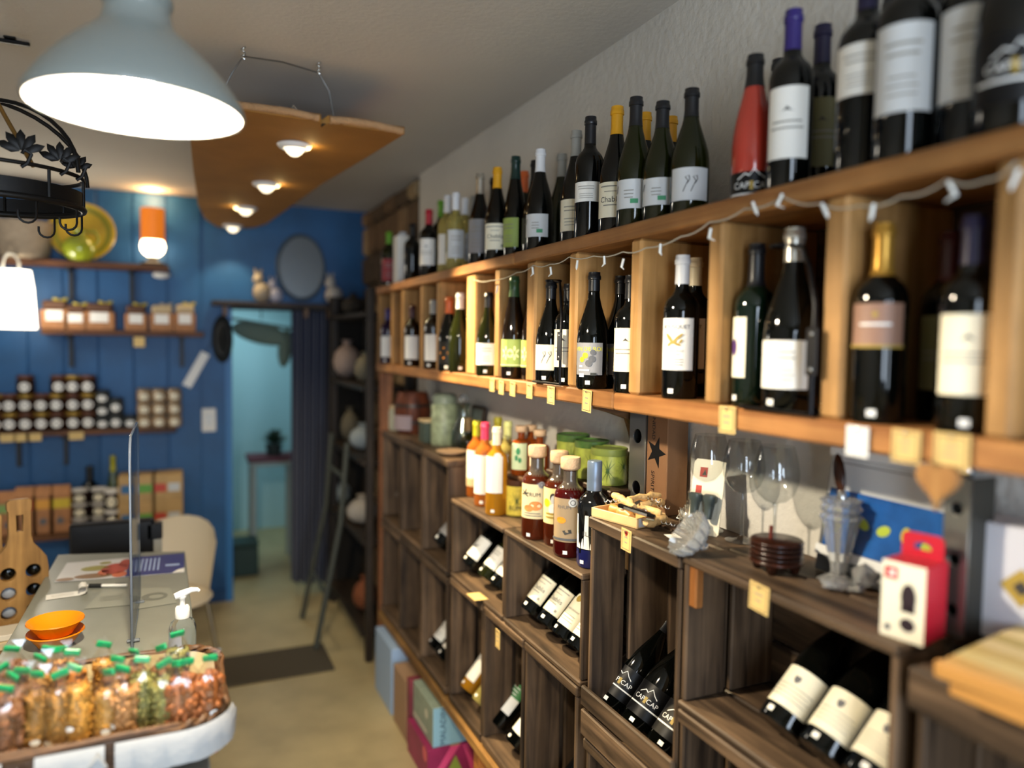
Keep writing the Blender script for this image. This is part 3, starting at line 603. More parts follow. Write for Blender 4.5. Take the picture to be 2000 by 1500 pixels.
# pigeonholes
G2 = 'bottles standing in the pigeonholes'
H = SZ1
NB = [(divs[k][1], divs[k + 1][0]) for k in range(len(divs) - 1)]
for a in (
    (1722, 440, .957, BO, DARK, GLD, 'mauve', 'gold-capped dark bottle with mauve label in the second nearest pigeonhole', -.2, .74, 1),
    (1905, 425, .962, BO, DARK, PURD, 'bcream', 'purple-capped dark bottle with cream label beside the nearest divider', -.05, .78, 1),
    (1858, 455, 1.075, BO, DARK, DRD, 'bolive', 'dark red-capped bottle with shadowy brown label behind the cream-labelled one', -.1, .74, 1),
    (1553, 448, .962, BU, DARK, SIL, 'white', 'stout dark bottle with bright silver neck and white label, in a wire carrier', -.35, .82, 2),
    (1528, 470, 1.06, BU, DARK, GLD, 'cream', 'gold-capped bottle behind the stout silver-necked bottle', -.5, .8, 2),
    (1466, 480, .975, BO, mat('glass_bottle_green', '#07150d', .06, spec=.6), BLK, (.18, .55, 36, PC, lambda r, zh, hw: [('emblem', mat('violet', '#4a2a66'), [ell(-hw * .2, 0, .009, .016)])]), 'long-necked dark green bottle with narrow cream label turned to the left', -.85, .74, 2),
    (1334, 500, .965, BO, DARK, WHT, 'bousq', 'white-capped dark bottle with white leaf-drawing label, front one of the pair', -.28, .80, 3),
    (1316, 512, 1.045, BO, DARK, CRM, 'bousq', 'cream-capped bottle with white leaf-drawing label behind its white-capped twin', -.35, .80, 3),
    (1161, 533, .952, BU, DARK, BLK, 'ndr', 'dark bottle with grey label, yellow lettering and yellow grapes', -.3, .84, 4),
    (1211, 540, 1.03, BU, DARK, BLK, 'ndr', 'dark bottle with shaded grape label behind the yellow-lettered one', .2, .84, 4),
    (1234, 545, .96, BO, DARK, BLK, 'bcream', 'dark bottle with tall cream label half hidden by the thick divider', -.3, .8, 4),
    (1071, 552, .955, BU, DARK, BLK, 'squigw', 'dark bottle with squiggle-drawn white label, left of two side by side', -.3, .83, 5),
    (1093, 549, 1.03, BU, DARK, BLK, 'squigw', 'dark bottle with squiggle-drawn white label, right of two side by side', -.3, .83, 5),
    (1112, 560, .96, BO, DARK, BLK, 'bcream', 'dark bottle with cream label squeezed beside the wire carrier plate', -.4, .83, 5),
    (1003, 541, .957, FL, BROWNG, GRC, 'green', 'green-necked bottle with green leaf label, left of two', -.2, .8, 6),
    (1020, 543, .965, FL, BROWNG, GRC, 'green', 'green-necked bottle with green leaf label, right of two', -.3, .8, 6),
    (955, 572, .957, BU, OLIVE, BLK, 'white', 'olive bottle with bright white label peeping out left of the leaf-label pair', -.3, .82, 7),
    (870, 582, .952, BU, DARK, ORG, 'diamond', 'black bottle with orange neck and orange diamond on its label', -.2, .78, 8),
    (884, 586, 1.04, BU, DARK, SIL, None, 'grey-necked bottle behind the orange-necked bottle', 0, .8, 8),
    (899, 573, .955, BU, OLIVE, WHT, None, 'white-necked bottle right of the orange-necked bottle', 0, .8, 8),
    (838, 588, .957, BO, BROWNG, GRY, 'blow', 'grey-capped bottle with tall white label left of the orange diamond bottle', -.2, .8, 9),
    (800, 608, .957, BO, BROWNG, DRD, 'blow', 'blurred dark bottle with pale label in the third farthest pigeonhole', -.1, .8, 10),
    (758, 612, .957, BO, mat('glass_purple', '#1d1233', .1), PUR, 'blow', 'blurred purple bottle with pale label in the farthest pigeonhole', -.2, .8, 12),
): stand(a[0], a[1], a[2], H, a[3], a[4], a[5], a[6], a[7], a[8], a[9], group=G2, sticker=a[2] < 1, niche=NB[a[10]], r=.046 if a[0] == 1553 else None)

# leaning bottles in the crates
G3 = 'bottles lying back in the wooden crates'
def lean(px, py, floor, kind, gl, cap, lab, label, tilt=42, x=.985, r=None, h=.30, capf=.78, roll=0, group=G3):
    """px, py: middle of the bottle's foot in the picture"""
    y = P(px, py, x=x).y
    r = r or rad[kind]
    return bottle(kind, (x, y, floor), h, r, gl, cap, lab, label, tilt=tilt, capf=capf, group=group, roll=roll)
F1 = .845 + .016
LN = []
for px, py, kind, gl, cap, lab, label in (
    (1035, 1222, BU, DARK, YEL, 'chablis', 'leaning bottle with Chablis label, left of the pair in the middle crate'),
    (1067, 1250, BU, DARK, YEL, 'chablis', 'leaning bottle with Chablis label, right of the pair in the middle crate'),
    (1098, 1278, BU, DARK, BLK, 'round', 'leaning bottle with round emblem on cream label, left of two in the middle crate'),
    (1128, 1308, BU, DARK, BLK, 'round', 'leaning bottle with round emblem on cream label, beside the dark crate edge')):
    lean(px, py, F1, kind, gl, cap, lab, label)
for px, py, kind, gl, cap, lab, label in (
    (918, 1116, BU, DARK, BLK, 'bird', 'leaning dark bottle with bird-drawing white label in the crate under the wines'),
    (949, 1148, BU, OLIVE, BLK, 'white', 'leaning green bottle with white label beside the bird-drawing bottle'),
    (972, 1172, BU, DARK, BLK, 'white', 'leaning dark bottle with white label half hidden by the crate edge')):
    lean(px, py, F1, kind, gl, cap, lab, label)
F2 = .365 + .028
lean(970, 1452, F2, BO, DARK, GRN, (.16, .5, 62, PW, lambda r, zh, hw: [('band', PG2, [rect(-hw, zh * .05, hw, zh * .5)]), ('lettering', INKW, lines(-hw * .3, hw * .5, zh * .35, 3, zh * .11, zh * .03)), ('drawing', INK, [rect(-hw * .7, -zh * .1, -hw * .4, 0)])]), 'leaning dark bottle with green and white label in the lowest visible crate', 44)
lean(1003, 1492, F2, BO, DARK, BLK, 'blow', 'leaning black bottle with white label next to the green and white one', 44, roll=-3)
lean(913, 1386, F2, BO, GOLD, WHT, 'blow', 'leaning bottle of golden wine with white label in the third low crate', 40)
lean(936, 1418, F2, BO, CLEARY, WHT, None, 'leaning clear bottle of pale wine, foot showing beside the golden bottle', 44)
lean(848, 1310, F2, BU, DARK, BLK, 'white', 'leaning dark bottle with white label, left one in the far low crate', 44)
lean(866, 1330, F2, BU, DARK, BLK, 'white', 'leaning dark bottle with white label, right one in the far low crate', 44)
lean(1095, 1500, F2, BU, DARK, BLK, None, 'leaning unlabelled black bottle at the bottom edge between two crates', 44)
F4 = .825 + .028
for px, py, lab in ((838, 1085, 'pale'), (856, 1098, 'pale'), (868, 1110, 'pale')): pass
for i, (px, py) in enumerate(((836, 1082), (858, 1102))): lean(px, py, F4, BU, DARK, BLK, 'pale', 'blurred leaning bottle with grey label in the far upper crate, %s' % ('left', 'right')[i], 44)
bottle(BO, (1.0, Ppx(771, 1.0, 1.0).y, F4), .29, .0375, DARK, BLK, 'bcream', 'blurred upright bottle with pale yellow label in the farthest upper crate', -.1, group=G3, sticker=False)
bottle(BO, (1.0, Ppx(806, 1.0, 1.0).y, F4), .24, .036, DARK, BLK, 'pale', 'blurred dark upright bottle in the middle far upper crate', -.1, group=G3, sticker=False)
bottle(BO, (.985, Ppx(763, .985, .55).y, F2), .27, .0375, ROSE, PNK, 'blow', 'blurred pinkish bottle with white label in the farthest lower crate', -.1, group=G3, sticker=False)
F5 = .735 + .028
for px, py, s in ((1192, 1392, 'left of three behind the front slats'), (1240, 1432, 'middle of three behind the front slats'), (1292, 1472, 'right of three behind the front slats')):
    lean(px, py, F5, BU, DARK, BLK, 'cap', 'leaning black bottle with white mountain logo, ' + s, 40, x=1.0, r=.046, h=.30)
F6 = .985 + .016
for px, py, s in ((1520, 1462, 'left of three in the nearest full crate'), (1602, 1510, 'middle of three in the nearest full crate'), (1690, 1565, 'right of three, cut by the crate post')):
    lean(px, py, F6, BU, DARK, BLK, 'shield', 'leaning bottle with shield emblem on cream label, ' + s, 46, x=.985, r=.043)

# ---- on top of the two rum and wine crates
G4 = 'wine bottles on the crate beside the rum'
K = 1.1405
for a in (
    (948, 826, 1.0, BO, ROSE, PNK, (.15, .62, 60, PW, pr_none), 'pink-capped bottle of orange rose wine with large white label', -.3),
    (932, 822, 1.03, BO, ORANGE, OLV, (.25, .62, 60, PW, lambda r, zh, hw: [('band', PTN, [rect(-hw, -zh * .5 - .03, hw, -zh * .5)])]), 'olive-capped bottle of orange wine with white label above a tan band', -.3),
    (971, 835, .985, BO, GOLD, CRM, (.26, .68, 50, PW, lambda r, zh, hw: [('label_top', PW, [ell(hw * .45, zh * .5, .013)])]), 'cream-capped bottle of golden wine with tall white label, front of its group', -.3),
    (973, 815, 1.09, BO, CLEARY, OLV, None, 'yellow-capped bottle behind the cream-capped golden wine bottle', 0),
    (992, 823, 1.06, BO, CLEARY, LGN, None, 'lime-capped bottle of pale wine right of the golden wine bottle', 0),
    (915, 820, 1.09, BO, OLIVE, BRN, 'dark', 'brown-capped dark bottle at the back left of the orange wines', -.1)):
    stand(a[0], a[1], a[2], K, a[3], a[4], a[5], a[6], a[7], a[8], .8, group=G4, sticker=a[2] < 1.01)
def pr_rum(r, zh, hw):
    return [('drawing', pap('sunset', '#d98a4a'), [ell(hw * .3, -zh * .12, .02, .014), ell(-hw * .2, -zh * .2, .016, .01)]), ('drawing', INK, [ell(-hw * .5 + .006 * math.cos(k), zh * .22 + .006 * math.sin(k), .009, .002, rot=k) for k in (.2, 1.2, 2.4, 3.4, -.6)]), ('lettering', INK, [at2(text_d('RUM', .016), hw * .25, zh * .2)]), ('lettering', INKL, lines(-hw * .6, hw * .7, -zh * .35, 2, zh * .07, zh * .025))]
def pr_portrait(r, zh, hw):
    return [('drawing', INKY, [ell(-hw * .5, zh * .08, .012), ell(hw * .6, zh * .1, .01)]), ('drawing', INK, [ell(.0, zh * .24, .011, .013)]), ('drawing', PG, [ell(.001, zh * .18, .0085, .013)]), ('drawing', PW, [ell(.001, -zh * .08, .015, .016)]), ('lettering', INKGD, lines(-hw * .6, hw * .6, -zh * .24, 2, zh * .1, zh * .05))]
def pr_brown(r, zh, hw):
    return [('lettering', INKGR, [at2(text_d('RHUM', .014), 0, zh * .3)]), ('drawing', INKO, [ell(-hw * .2, 0, .014, .009)]), ('drawing', INK, [poly((-hw * .1, -zh * .24), (hw * .5, -zh * .2), (hw * .55, -zh * .28), (hw * .1, -zh * .33))]), ('print', INKGR, [rect(-hw, -zh * .46, hw, -zh * .41)])]
def seal(m, u, v, s):
    def f(t, h, r):
        decal('seal', t, m, [ell(u, v, s)], cyl_map(r, 0, .0018)); decal('seal_mark', t, INKGR, [ell(u, v, s * .62)], cyl_map(r, 0, .0022)); decal('seal_mark', t, m, [ell(u, v, s * .45)], cyl_map(r, 0, .0026))
    return f
G5 = 'rum bottles on the crate'
LQ1 = (.23, .60, 55, pap('rumpaper', '#e0cfa4'), pr_rum); LQ2 = (.24, .62, 60, pap('rumpaper2', '#e8d79a'), pr_portrait); LQ3 = (.16, .60, 50, pap('rumpaper3', '#a08a6c'), pr_brown)
stand(1050, 870, .98, K, 'rum', AMBERD, CORK, LQ1, 'cork-topped rum bottle with palm label and grey seal, left of three', -.35, r=.045, group=G5, name='rum_bottle', extra=seal(PGY, .03, .165, .010))
stand(1086, 885, 1.0, K, 'rum', AMBERD, CORK, LQ2, 'cork-topped rum bottle with portrait on yellow label, middle of three', -.35, r=.044, group=G5, name='rum_bottle')
stand(1115, 898, .985, K, 'rum', REDRUM, CORK, LQ3, 'cork-topped dark red rum bottle with brown label and white seal', -.35, r=.045, group=G5, name='rum_bottle', extra=seal(PG, .024, .152, .012))
def navy(t, h, r):
    put('navy_foot', lathe_me([(r * .7, .0005), (r * .93, .0), (r * 1.005, .008), (r * 1.008, .17 * h), (r * .99, .171 * h)], 30, cap=False), mat('navy', '#191c4e', .2), t)
stand(1162, 900, .995, K, 'ribbed', mat('glass_smoke', '#0b0c0e', .05, spec=.7), BLG, (.18, .50, 52, PW, lambda r, zh, hw: [('lettering', INK, [at2(text_d('ELL', .016), 0, -zh * .05)])]), 'ribbed dark bottle with blue-grey screw cap and white pointed label', -.4, r=.043, group=G5, name='spirit_bottle', extra=navy)
# raised board on tins behind the rum bottles, with small bottles and green tins
bz = 1.277; bz2 = 1.335
for (ya_, yb_, zz_, lb_) in ((2.17, 2.42, bz, 'small brown board raised on a yellow tin, carrying the small bottles'), (1.645, 2.02, bz2, 'brown board raised on yellow tins behind the rum, carrying green tins')):
    rb = thing('display_riser', lb_, 'riser', (1.10, (ya_ + yb_) / 2, zz_ - .016)); plank('board', (1.035, ya_, zz_ - .016), (1.165, yb_, zz_), DARKW, rb, rb.location)
GT = mat('tin_green', '#8a943e', .35, var=.3, vscale=40); YT = mat('tin_yellow', '#d3bf4e', .35, var=.2, vscale=50); LIDG = mat('tin_lid', '#3c5a2a', .3, var=.4, vscale=25)
def tin(px, x, z_, r, h, m, lm, label, pxz=None):
    q = Ppx(px, x, z_ + h / 2); t = thing('tin', label, 'tin', (x, q.y, z_ + .0005), (0, 0, math.atan2(q.y, x) + 0), 'palm-printed tins of rum')
    put('body', lathe_me([(0, 0), (r, 0), (r * 1.01, .003), (r, .006), (r, h - .012), (0, h - .012)], 32), m, t)
    put('lid', lathe_me([(r * 1.02, h - .02), (r * 1.03, h - .018), (r * 1.03, h - .002), (r * .98, h), (r * .93, h - .004), (0, h - .004)], 32), lm, t)
    rays = [at2(poly((0, -.0012), (.034, 0), (0, .0012)), -.004, -.004, k * .42) for k in range(15)]
    rays2 = [at2(poly((0, -.0012), (.03, 0), (0, .0012)), r * .9, .006, k * .5) for k in range(13)]
    zz = h * .45; decal('palm_print', t, mat('palm_green', '#34501f', .4) if m is GT else mat('palm_dark', '#4f5a24', .4), [( [(u, max(-h * .4, min(h * .42, v))) for u, v in d[0]], d[1]) for d in rays + rays2], cyl_map(r, zz))
    return t
tin(1119, 1.10, bz2, .050, .112, GT, LIDG, 'green palm-printed tin with dark lid, farthest of three behind the rum')
tin(1156, 1.10, bz2, .050, .108, GT, LIDG, 'green palm-printed tin with dark lid, middle of three behind the rum')
tin(1190, 1.098, bz2, .050, .100, GT, mat('tin_lid2', '#6d7a38', .4), 'green palm-printed tin with paler lid, nearest the metal rack')
a_ = tin(1012, 1.06, K, .048, .119, YT, DARKW and mat('tin_brown_lid', '#4a2c1c', .4), 'yellow palm-printed tin with brown lid, standing left of the rum')
decal('lettering', a_, INK, [at2(text_d('RUM', .02), -.01, -.02)], cyl_map(.048, .045, .0022))
tin(1143, 1.098, K, .046, .176, YT, mat('tin_brown_lid'), 'yellow palm-printed tin under the brown board behind the rum bottles'); tin(1190, 1.098, K, .046, .176, YT, mat('tin_brown_lid'), 'yellow palm-printed tin under the board end next to the steel rack')
LS = (.12, .66, 50, pap('botanic', '#cfe0b8'), lambda r, zh, hw: [('drawing', INKG, [ell(0, zh * .2, .008, .012), ell(-.006, -.005, .006, .01), ell(.006, -.012, .006, .009)])])
for px, x, lab, label in ((1018, 1.06, LS, 'small amber bottle with green botanical label on the brown board, leftmost'), (1036, 1.10, None, 'small unlabelled amber bottle between the other two on the brown board'), (1054, 1.068, (.3, .66, 45, PC, pr_none), 'small amber bottle with cream label on the brown board, rightmost')):
    q = Ppx(px, x, bz + .08); bottle('apothecary', (x, q.y, bz + .0005), .165, .034, AMBER, CORK, lab, label, -.3, group='small rum bottles on the brown board', name='rum_bottle', sticker=False)
# ================================================================== wire carriers, tags, string lights
blackw = mat('black_wire', '#131316', .3, metal=.7)
def carrier(y0, y1, ny, label):
    """flat wire foot under the bottle, an upright at the near front corner and a bent handle that loops round the neck"""
    x0 = .914; t = thing('bottle_carrier', label, 'carrier', (x0, y0, SZ1 + .0045)); L_ = y1 - y0; n_ = ny - y0
    put('foot_loop', tube_me([(0, 0, 0), (.075, 0, 0), (.075, L_, 0), (0, L_, 0)], .0035, 8, True), blackw, t)
    put('handle', tube_me([(0, 0, 0), (0, 0, .08), (.001, 0, .175), (.012, n_ * .2, .23), (.026, n_ * .45, .272), (.035, n_ - .022, .28)], .0038, 8), blackw, t)
    put('neck_ring', tube_me([(.045 + .021 * math.cos(a * .4), n_ + .021 * math.sin(a * .4), .281) for a in range(16)], .003, 6, True), blackw, t)
    b = box('plate', (-.003, 0, .10), (.005, .022, .075), mat('black_plate', '#101013', .3), t, .002)
    for z_ in (.028, -.028): put('rivet', lathe_me([(0, .002), (.003, .001), (.0035, 0)], 10, cap=False), chrome, b, (-.0026, 0, z_), (0, R(-90), 0))
    return t
carrier(1.712, 1.872, 1.845, 'black wire bottle carrier standing before the squiggle-label pair')
carrier(.868, 1.03, .985, 'black wire bottle carrier around the stout silver-necked bottle')
TAG = mat('tag_paper', '#d2b474', .6, var=.05, vscale=30)
def tagcard(px, py, w_, h_, label, m=TAG, x=SX, tilt=0, pin=True, red=False, name='price_tag'):
    p = P(px, py, x=x - .0045)
    t = thing(name, label, 'tag', p, (R(tilt), 0, 0), 'price tags on the shelves')
    put('card', box_me(.0012, w_, h_, .0003), m, t)
    fm = plane_map((-.0008, 0, 0), (0, -1, 0), (0, 0, 1), .0004)
    if m is TAG:
        a, b = w_ / 2 - .004, h_ / 2 - .004; e = .0011
        decal('border', t, INK, [rect(-a, -b, -a + e, b), rect(a - e, -b, a, b), rect(-a, -b, a, -b + e), rect(-a, b - e, a, b)], fm)
        decal('handwriting', t, INKL, lines(-a * .6, a * .6, b * .25, 2, b * .55, b * .12, .5), fm)
    if red: decal('heart_print', t, INKR, [ell(-.003, h_ / 2 - .007, .0045), ell(.003, h_ / 2 - .007, .0045), poly((-.007, h_ / 2 - .009), (.007, h_ / 2 - .009), (0, h_ / 2 - .017))], fm)
    if pin: put('pin', lathe_me([(0, .003), (.0025, .002), (.0022, -.002)], 10), chrome, t, (-.002, 0, h_ / 2 - .005), (0, R(-90), 0))
    return t
for px, py, lab, tl in ((961, 752, 'small cream price tag, farthest of three hanging under the leaf-label bottles', 0), (979, 757, 'small cream price tag, middle of three hanging under the leaf-label bottles', 2), (1001, 760, 'small cream price tag, nearest of three hanging under the leaf-label bottles', 3), (1034, 764, 'cream price tag on the rail left of the wire carrier', 1)):
    tagcard(px, py, .038, .042, lab, tilt=tl)
tagcard(1076, 772, .042, .048, 'cream price tag on the rail just below the wire carrier', tilt=1)
tagcard(1146, 783, .044, .055, 'cream price tag on the rail below the yellow-lettered grape bottle', tilt=3)
tagcard(1420, 820, .044, .05, 'cream price tag on the rail left of the stout silver-necked bottle', tilt=-1)
tagcard(1674, 862, .04, .046, 'plain white price tag on the rail under the gold-capped bottle', m=mat('tag_white', '#d6d8da', .6))
tagcard(1769, 872, .045, .046, 'cream price tag on the rail, middle of the three nearest tags')
tagcard(1858, 882, .05, .048, 'cream price tag on the rail, nearest of all, above the heart')
tagcard(1223, 1055, .04, .05, 'cream price tag with red heart on the corkscrew crate', x=CXF, red=True, tilt=2)
tagcard(1482, 1168, .048, .05, 'curled cream price tag hanging from the wine-glass crate', x=CXF - .002, tilt=3)
tagcard(972, 1248, .034, .06, 'cream price tag hanging on the front edge of the tall crates', x=CXF - .004)
t = thing('price_tag', 'cream price tag lying flat on the crate edge before the bird bottle', 'tag', P(932, 1165, z=.8625), (0, R(2), 0), 'price tags on the shelves'); put('card', box_me(.05, .075, .0012, .0003), TAG, t)
decal('border', t, INK, [rect(-.034, -.022, .034, -.021), rect(-.034, .021, .034, .022)], plane_map((0, 0, .0006), (0, -1, 0), (1, 0, 0)))
# string lights
cab = thing('string_lights', 'thin pale string of fairy lights strung along the shelf top edge', 'lights', (.91, 1.5, 1.95)); co = cab.location
pix = [(925, 546), (960, 548), (1010, 532), (1042, 518), (1075, 516), (1112, 502), (1160, 500), (1217, 492), (1262, 484), (1330, 462), (1386, 434), (1455, 408), (1530, 385), (1600, 398), (1680, 402), (1760, 384), (1850, 352), (1925, 352), (1985, 316)]
pts = [P(a, b, x=.9105) for a, b in pix]; sm = []
for a, b in zip(pts[:-1], pts[1:]):
    for k in range(4): q = a.lerp(b, k / 4); q.z -= .006 * math.sin(pi * k / 4); sm.append(q - co)
sm.append(pts[-1] - co)
put('cable', tube_me(sm, .0016, 6), mat('cable_clear', '#b9b3a4', .3), cab)
lampm = mat('fairy_bulb', '#d9dad6', .15, spec=.7)
for i, (a, b) in enumerate(((972, 558), (1040, 522), (1075, 522), (1128, 508), (1180, 500), (1218, 505), (1290, 476), (1388, 446), (1470, 395), (1528, 378), (1605, 398), (1706, 398), (1852, 356), (1990, 330))):
    q = P(a, b, x=.9095) - co; put('bulb', tube_me([(0, 0, 0), (random.uniform(-.001, .001), random.uniform(-.012, .012), -.018), (0, random.uniform(-.014, .014), -.024)], [.003, .0034, .001], 8), lampm, cab, q)

# ================================================================== things on the corkscrew crate
Z1 = 1.2955
# punched metal racks
def rack(pxa, pxb, x, z0, z1, label, dx=.0):
    ya, yb = Ppx(pxa, x, (z0 + z1) / 2).y, Ppx(pxb, x, (z0 + z1) / 2).y; w_ = abs(ya - yb); h_ = z1 - z0
    t = thing('bottle_rack', label, 'rack', (x, (ya + yb) / 2, z0 + .0005))
    nh = 3; hs = [circ(0, h_ * (.16 + .32 * k), w_ * .27, 24) for k in range(nh)]
    put('front_plate', flat_me([[(-w_ / 2, 0), (w_ / 2, 0), (w_ / 2, h_), (-w_ / 2, h_)]] + hs, .003, .0006), mat('brushed_steel', '#8b8c88', .32, metal=.85), t, (0, 0, 0), (R(90), 0, R(-90)))
    box('side_plate', (.028, w_ / 2 - .001, h_ / 2), (.055, .003, h_), mat('dark_steel', '#3c3b36', .4, metal=.6), t)
    box('side_plate', (.028, -w_ / 2 + .001, h_ / 2), (.055, .003, h_), mat('dark_steel'), t)
    return t
rack(1229, 1259, 1.10, K, SZ0 - .002, 'tall brushed steel bottle rack with round holes beside the corkscrews')
bx = 1.105; ya, yb = Ppx(1261, bx, 1.45).y, Ppx(1303, bx, 1.45).y
t = thing('carton', 'brown cardboard carton with black star and vertical lettering standing against the wall', 'box', (bx + .032, (ya + yb) / 2, Z1)); w_ = abs(ya - yb)
KR = mat('kraft', '#7d5a3c', .75, bump=.1, bscale=50); box('body', (0, 0, .132), (.064, w_, .264), KR, t)
fm = plane_map((-.0323, 0, .135), (0, -1, 0), (0, 0, 1), .0004)
star = [(math.cos(pi / 2 + k * pi / 5) * (.042 if k % 2 == 0 else .017), math.sin(pi / 2 + k * pi / 5) * (.042 if k % 2 == 0 else .017)) for k in range(10)]
decal('star', t, PBK, [at2((star + [(0, 0)], [(k, (k + 1) % 10, 10) for k in range(10)]), 0, .02, -R(90))], fm)
decal('lettering', t, PBK, [at2(text_d('SPIRITS', .02), -.012, -.06, -R(90)), at2(text_d('TRINIDAD', .018), -.012, .092, -R(90))], fm)
# small cardboard boxes by the rack
for i, (px, x, z_, s, lab) in enumerate(((1204, 1.02, K, (.055, .07, .075), 'small kraft carton, lower of two stacked behind the ribbed bottle'), (1212, 1.03, K + .076, (.045, .05, .06), 'small kraft carton, upper of two stacked behind the ribbed bottle'))):
    q = Ppx(px, x, z_ + .04); t = thing('carton', lab, 'box', (q.x + .06, q.y + .012, z_ + .0005)); box('body', (0, 0, s[2] / 2), s, mat('kraft_light', '#b58a55', .7), t); box('flap', (-s[0] / 2 - .0006, 0, s[2] * .7), (.001, s[1] * .98, .004), KR, t, .0002)
# corkscrew tray
tr_ = thing('corkscrew_tray', 'pale wooden box lid used as a tray for corkscrews', 'tray', (.995, 1.50, Z1), (0, 0, R(14)))
lw_ = mat('pale_wood', '#dcb983', .55, var=.08, vscale=30)
box('base', (0, 0, .003), (.10, .15, .006), lw_, tr_)
for a, b in (((-.0485, 0, .014), (.005, .15, .022)), ((.0485, 0, .014), (.005, .15, .022)), ((0, -.0725, .014), (.092, .005, .022)), ((0, .0725, .014), (.092, .005, .022))): box('rim', a, b, lw_, tr_)
decal('front_print', tr_, mat('tray_front', '#c9d0d6', .5), [rect(-.045, -.01, .045, .01)], plane_map((0, -.0752, .014), (1, 0, 0), (0, 0, 1)))
VINE = mat('vine_wood', '#d2ad74', .6, bump=.5, bscale=60, var=.15, vscale=40)
cork_pos = []
def corkscrew(pa, pb, z_, r, label, screw=True, m=VINE):
    a = P(*pa, z=z_); b = P(*pb, z=z_); c = (a + b) / 2; d = b - a; L_ = d.length
    t = thing('corkscrew', label, 'corkscrew', c, (0, 0, math.atan2(d.y, d.x)), 'vine wood corkscrews in the tray')
    n = 9; put('handle', tube_me([(L_ * (k / (n - 1) - .5), .003 * math.sin(k * 1.7 + L_ * 90), .002 * math.cos(k * 2.1)) for k in range(n)], [r * (.7 if k in (0, n - 1) else 1 + .15 * math.sin(k * 2.3 + L_ * 50)) for k in range(n)], 12), m, t)
    if screw:
        put('screw', tube_me([(.004 * math.cos(k * .8), -.012 - k * .0016, .004 * math.sin(k * .8)) for k in range(26)], .0014, 6), chrome, t)
    return t
corkscrew((1200, 968), (1240, 990), Z1 + .055, .010, 'vine wood corkscrew at the back left of the tray, lying on top')
corkscrew((1225, 976), (1288, 966), Z1 + .058, .008, 'longest vine wood corkscrew lying across the back of the tray')
corkscrew((1252, 988), (1296, 980), Z1 + .042, .010, 'thick pale vine wood corkscrew at the right back of the tray')
corkscrew((1245, 990), (1290, 1002), Z1 + .036, .009, 'vine wood corkscrew in the middle of the tray pointing right')
corkscrew((1262, 1022), (1300, 1012), Z1 + .020, .011, 'stubby vine wood corkscrew with hollow end at the front right')
t = corkscrew((1195, 992), (1235, 1010), Z1 + .022, .012, 'flat orange-wood handled corkscrew in the tray with white sticker', False, mat('orange_wood', '#bd8443', .45))
box('sticker', (.012, -.004, .0122), (.014, .012, .0008), STK, t, .0002)
t = thing('waiter_knife', 'folding waiter corkscrew with black and steel handle among the vine corkscrews', 'corkscrew', P(1243, 998, z=Z1 + .05), (0, R(8), R(-62)))
box('handle', (0, 0, 0), (.095, .012, .009), blackw, t, .004); box('steel_side', (0, -.0063, 0), (.06, .001, .006), chrome, t, .0003); put('screw', tube_me([(.03 - k * .0018, .009 + .0035 * math.cos(k * .8), .0035 * math.sin(k * .8)) for k in range(28)], .0013, 6), chrome, t); put('lever', tube_me([(.045, 0, 0), (.05, -.012, -.004), (.035, -.018, -.004)], .003, 6), chrome, t)
# stopper card
c0 = Ppx(1362, 1.06, 1.36); t = thing('stopper_card', 'cream display card with two dark bottle stoppers leaning by the wine glasses', 'stopper set', (1.075, c0.y + .0, Z1 + .002), (0, R(12), R(28)))
put('card', flat_me([[(-.034, 0), (.034, 0), (.038, .005), (.038, .165), (.02, .168), (-.03, .168), (-.036, .16), (-.036, .004)]], .002, .0005), PC, t, (0, 0, 0), (R(90), 0, R(-90)))
fm = plane_map((-.0016, 0, 0), (0, -1, 0), (0, 0, 1)); decal('red_print', t, INKR, [rect(-.02, .128, -.002, .150), rect(-.026, .088, -.012, .108)], fm); decal('print', t, PDK, [poly((-.014, .132), (-.008, .146), (-.004, .132))], plane_map((-.0017, 0, 0), (0, -1, 0), (0, 0, 1), .001))
for u in (-.017, .017):
    put('stopper', lathe_me([(0, 0), (.008, .001), (.010, .02), (.012, .036), (.016, .04), (.0165, .052), (.010, .056), (0, .056)], 20), mat('stopper_grey', '#39423f', .35), t, (-.018, -u, .035))
put('blister', box_me(.034, .07, .065, .008), film_mat('blister', .06), t, (-.018, 0, .065))
# silver balls
SILW = mat('silver_wire', '#d9d8d2', .25, metal=.9)
for px, py, s in ((1343, 1030, 'farther'), (1354, 1048, 'nearer')):
    q = P(px, py, z=Z1); b = thing('wire_ball', 'sparkling silver wire ball beside the stopper card, %s of two' % s, 'ball', (q.x, q.y, Z1 + .027), (0, 0, 0), 'silver wire balls')
    put('core', pmesh('c', *icod(.021, 2), True), SILW, b); ps = []
    for k in range(60):
        d = Vector((random.gauss(0, 1), random.gauss(0, 1), random.gauss(0, 1))).normalized(); e = d.orthogonal().normalized() * .007
        ps.append(tube_data([d * .019 - e, d * .0265, d * .019 + e], .0012, 4))
    k_ = put('beads', pmesh('b', *join(ps)), SILW, b); k_['kind'] = 'stuff'
t = thing('place_card', 'small folded white card lying before the silver balls', 'card', P(1315, 1048, z=Z1 + .003), (0, R(4), R(70))); put('card', box_me(.05, .028, .001, .0002), PW, t); decal('print', t, INKL, [ell(.0, 0, .004)], plane_map((0, 0, .0006), (1, 0, 0), (0, 1, 0)))
CRY = mat('crystal', '#f8fafa', .0, trans=.8, ior=1.5)
q = P(1410, 1082, z=1.3005); t = thing('crystal_bowl', 'shell-shaped cut crystal dish lying tilted before the wine glasses', 'dish', (q.x - .015, q.y + .015, q.z + .001), (0, R(-52), R(-20)))
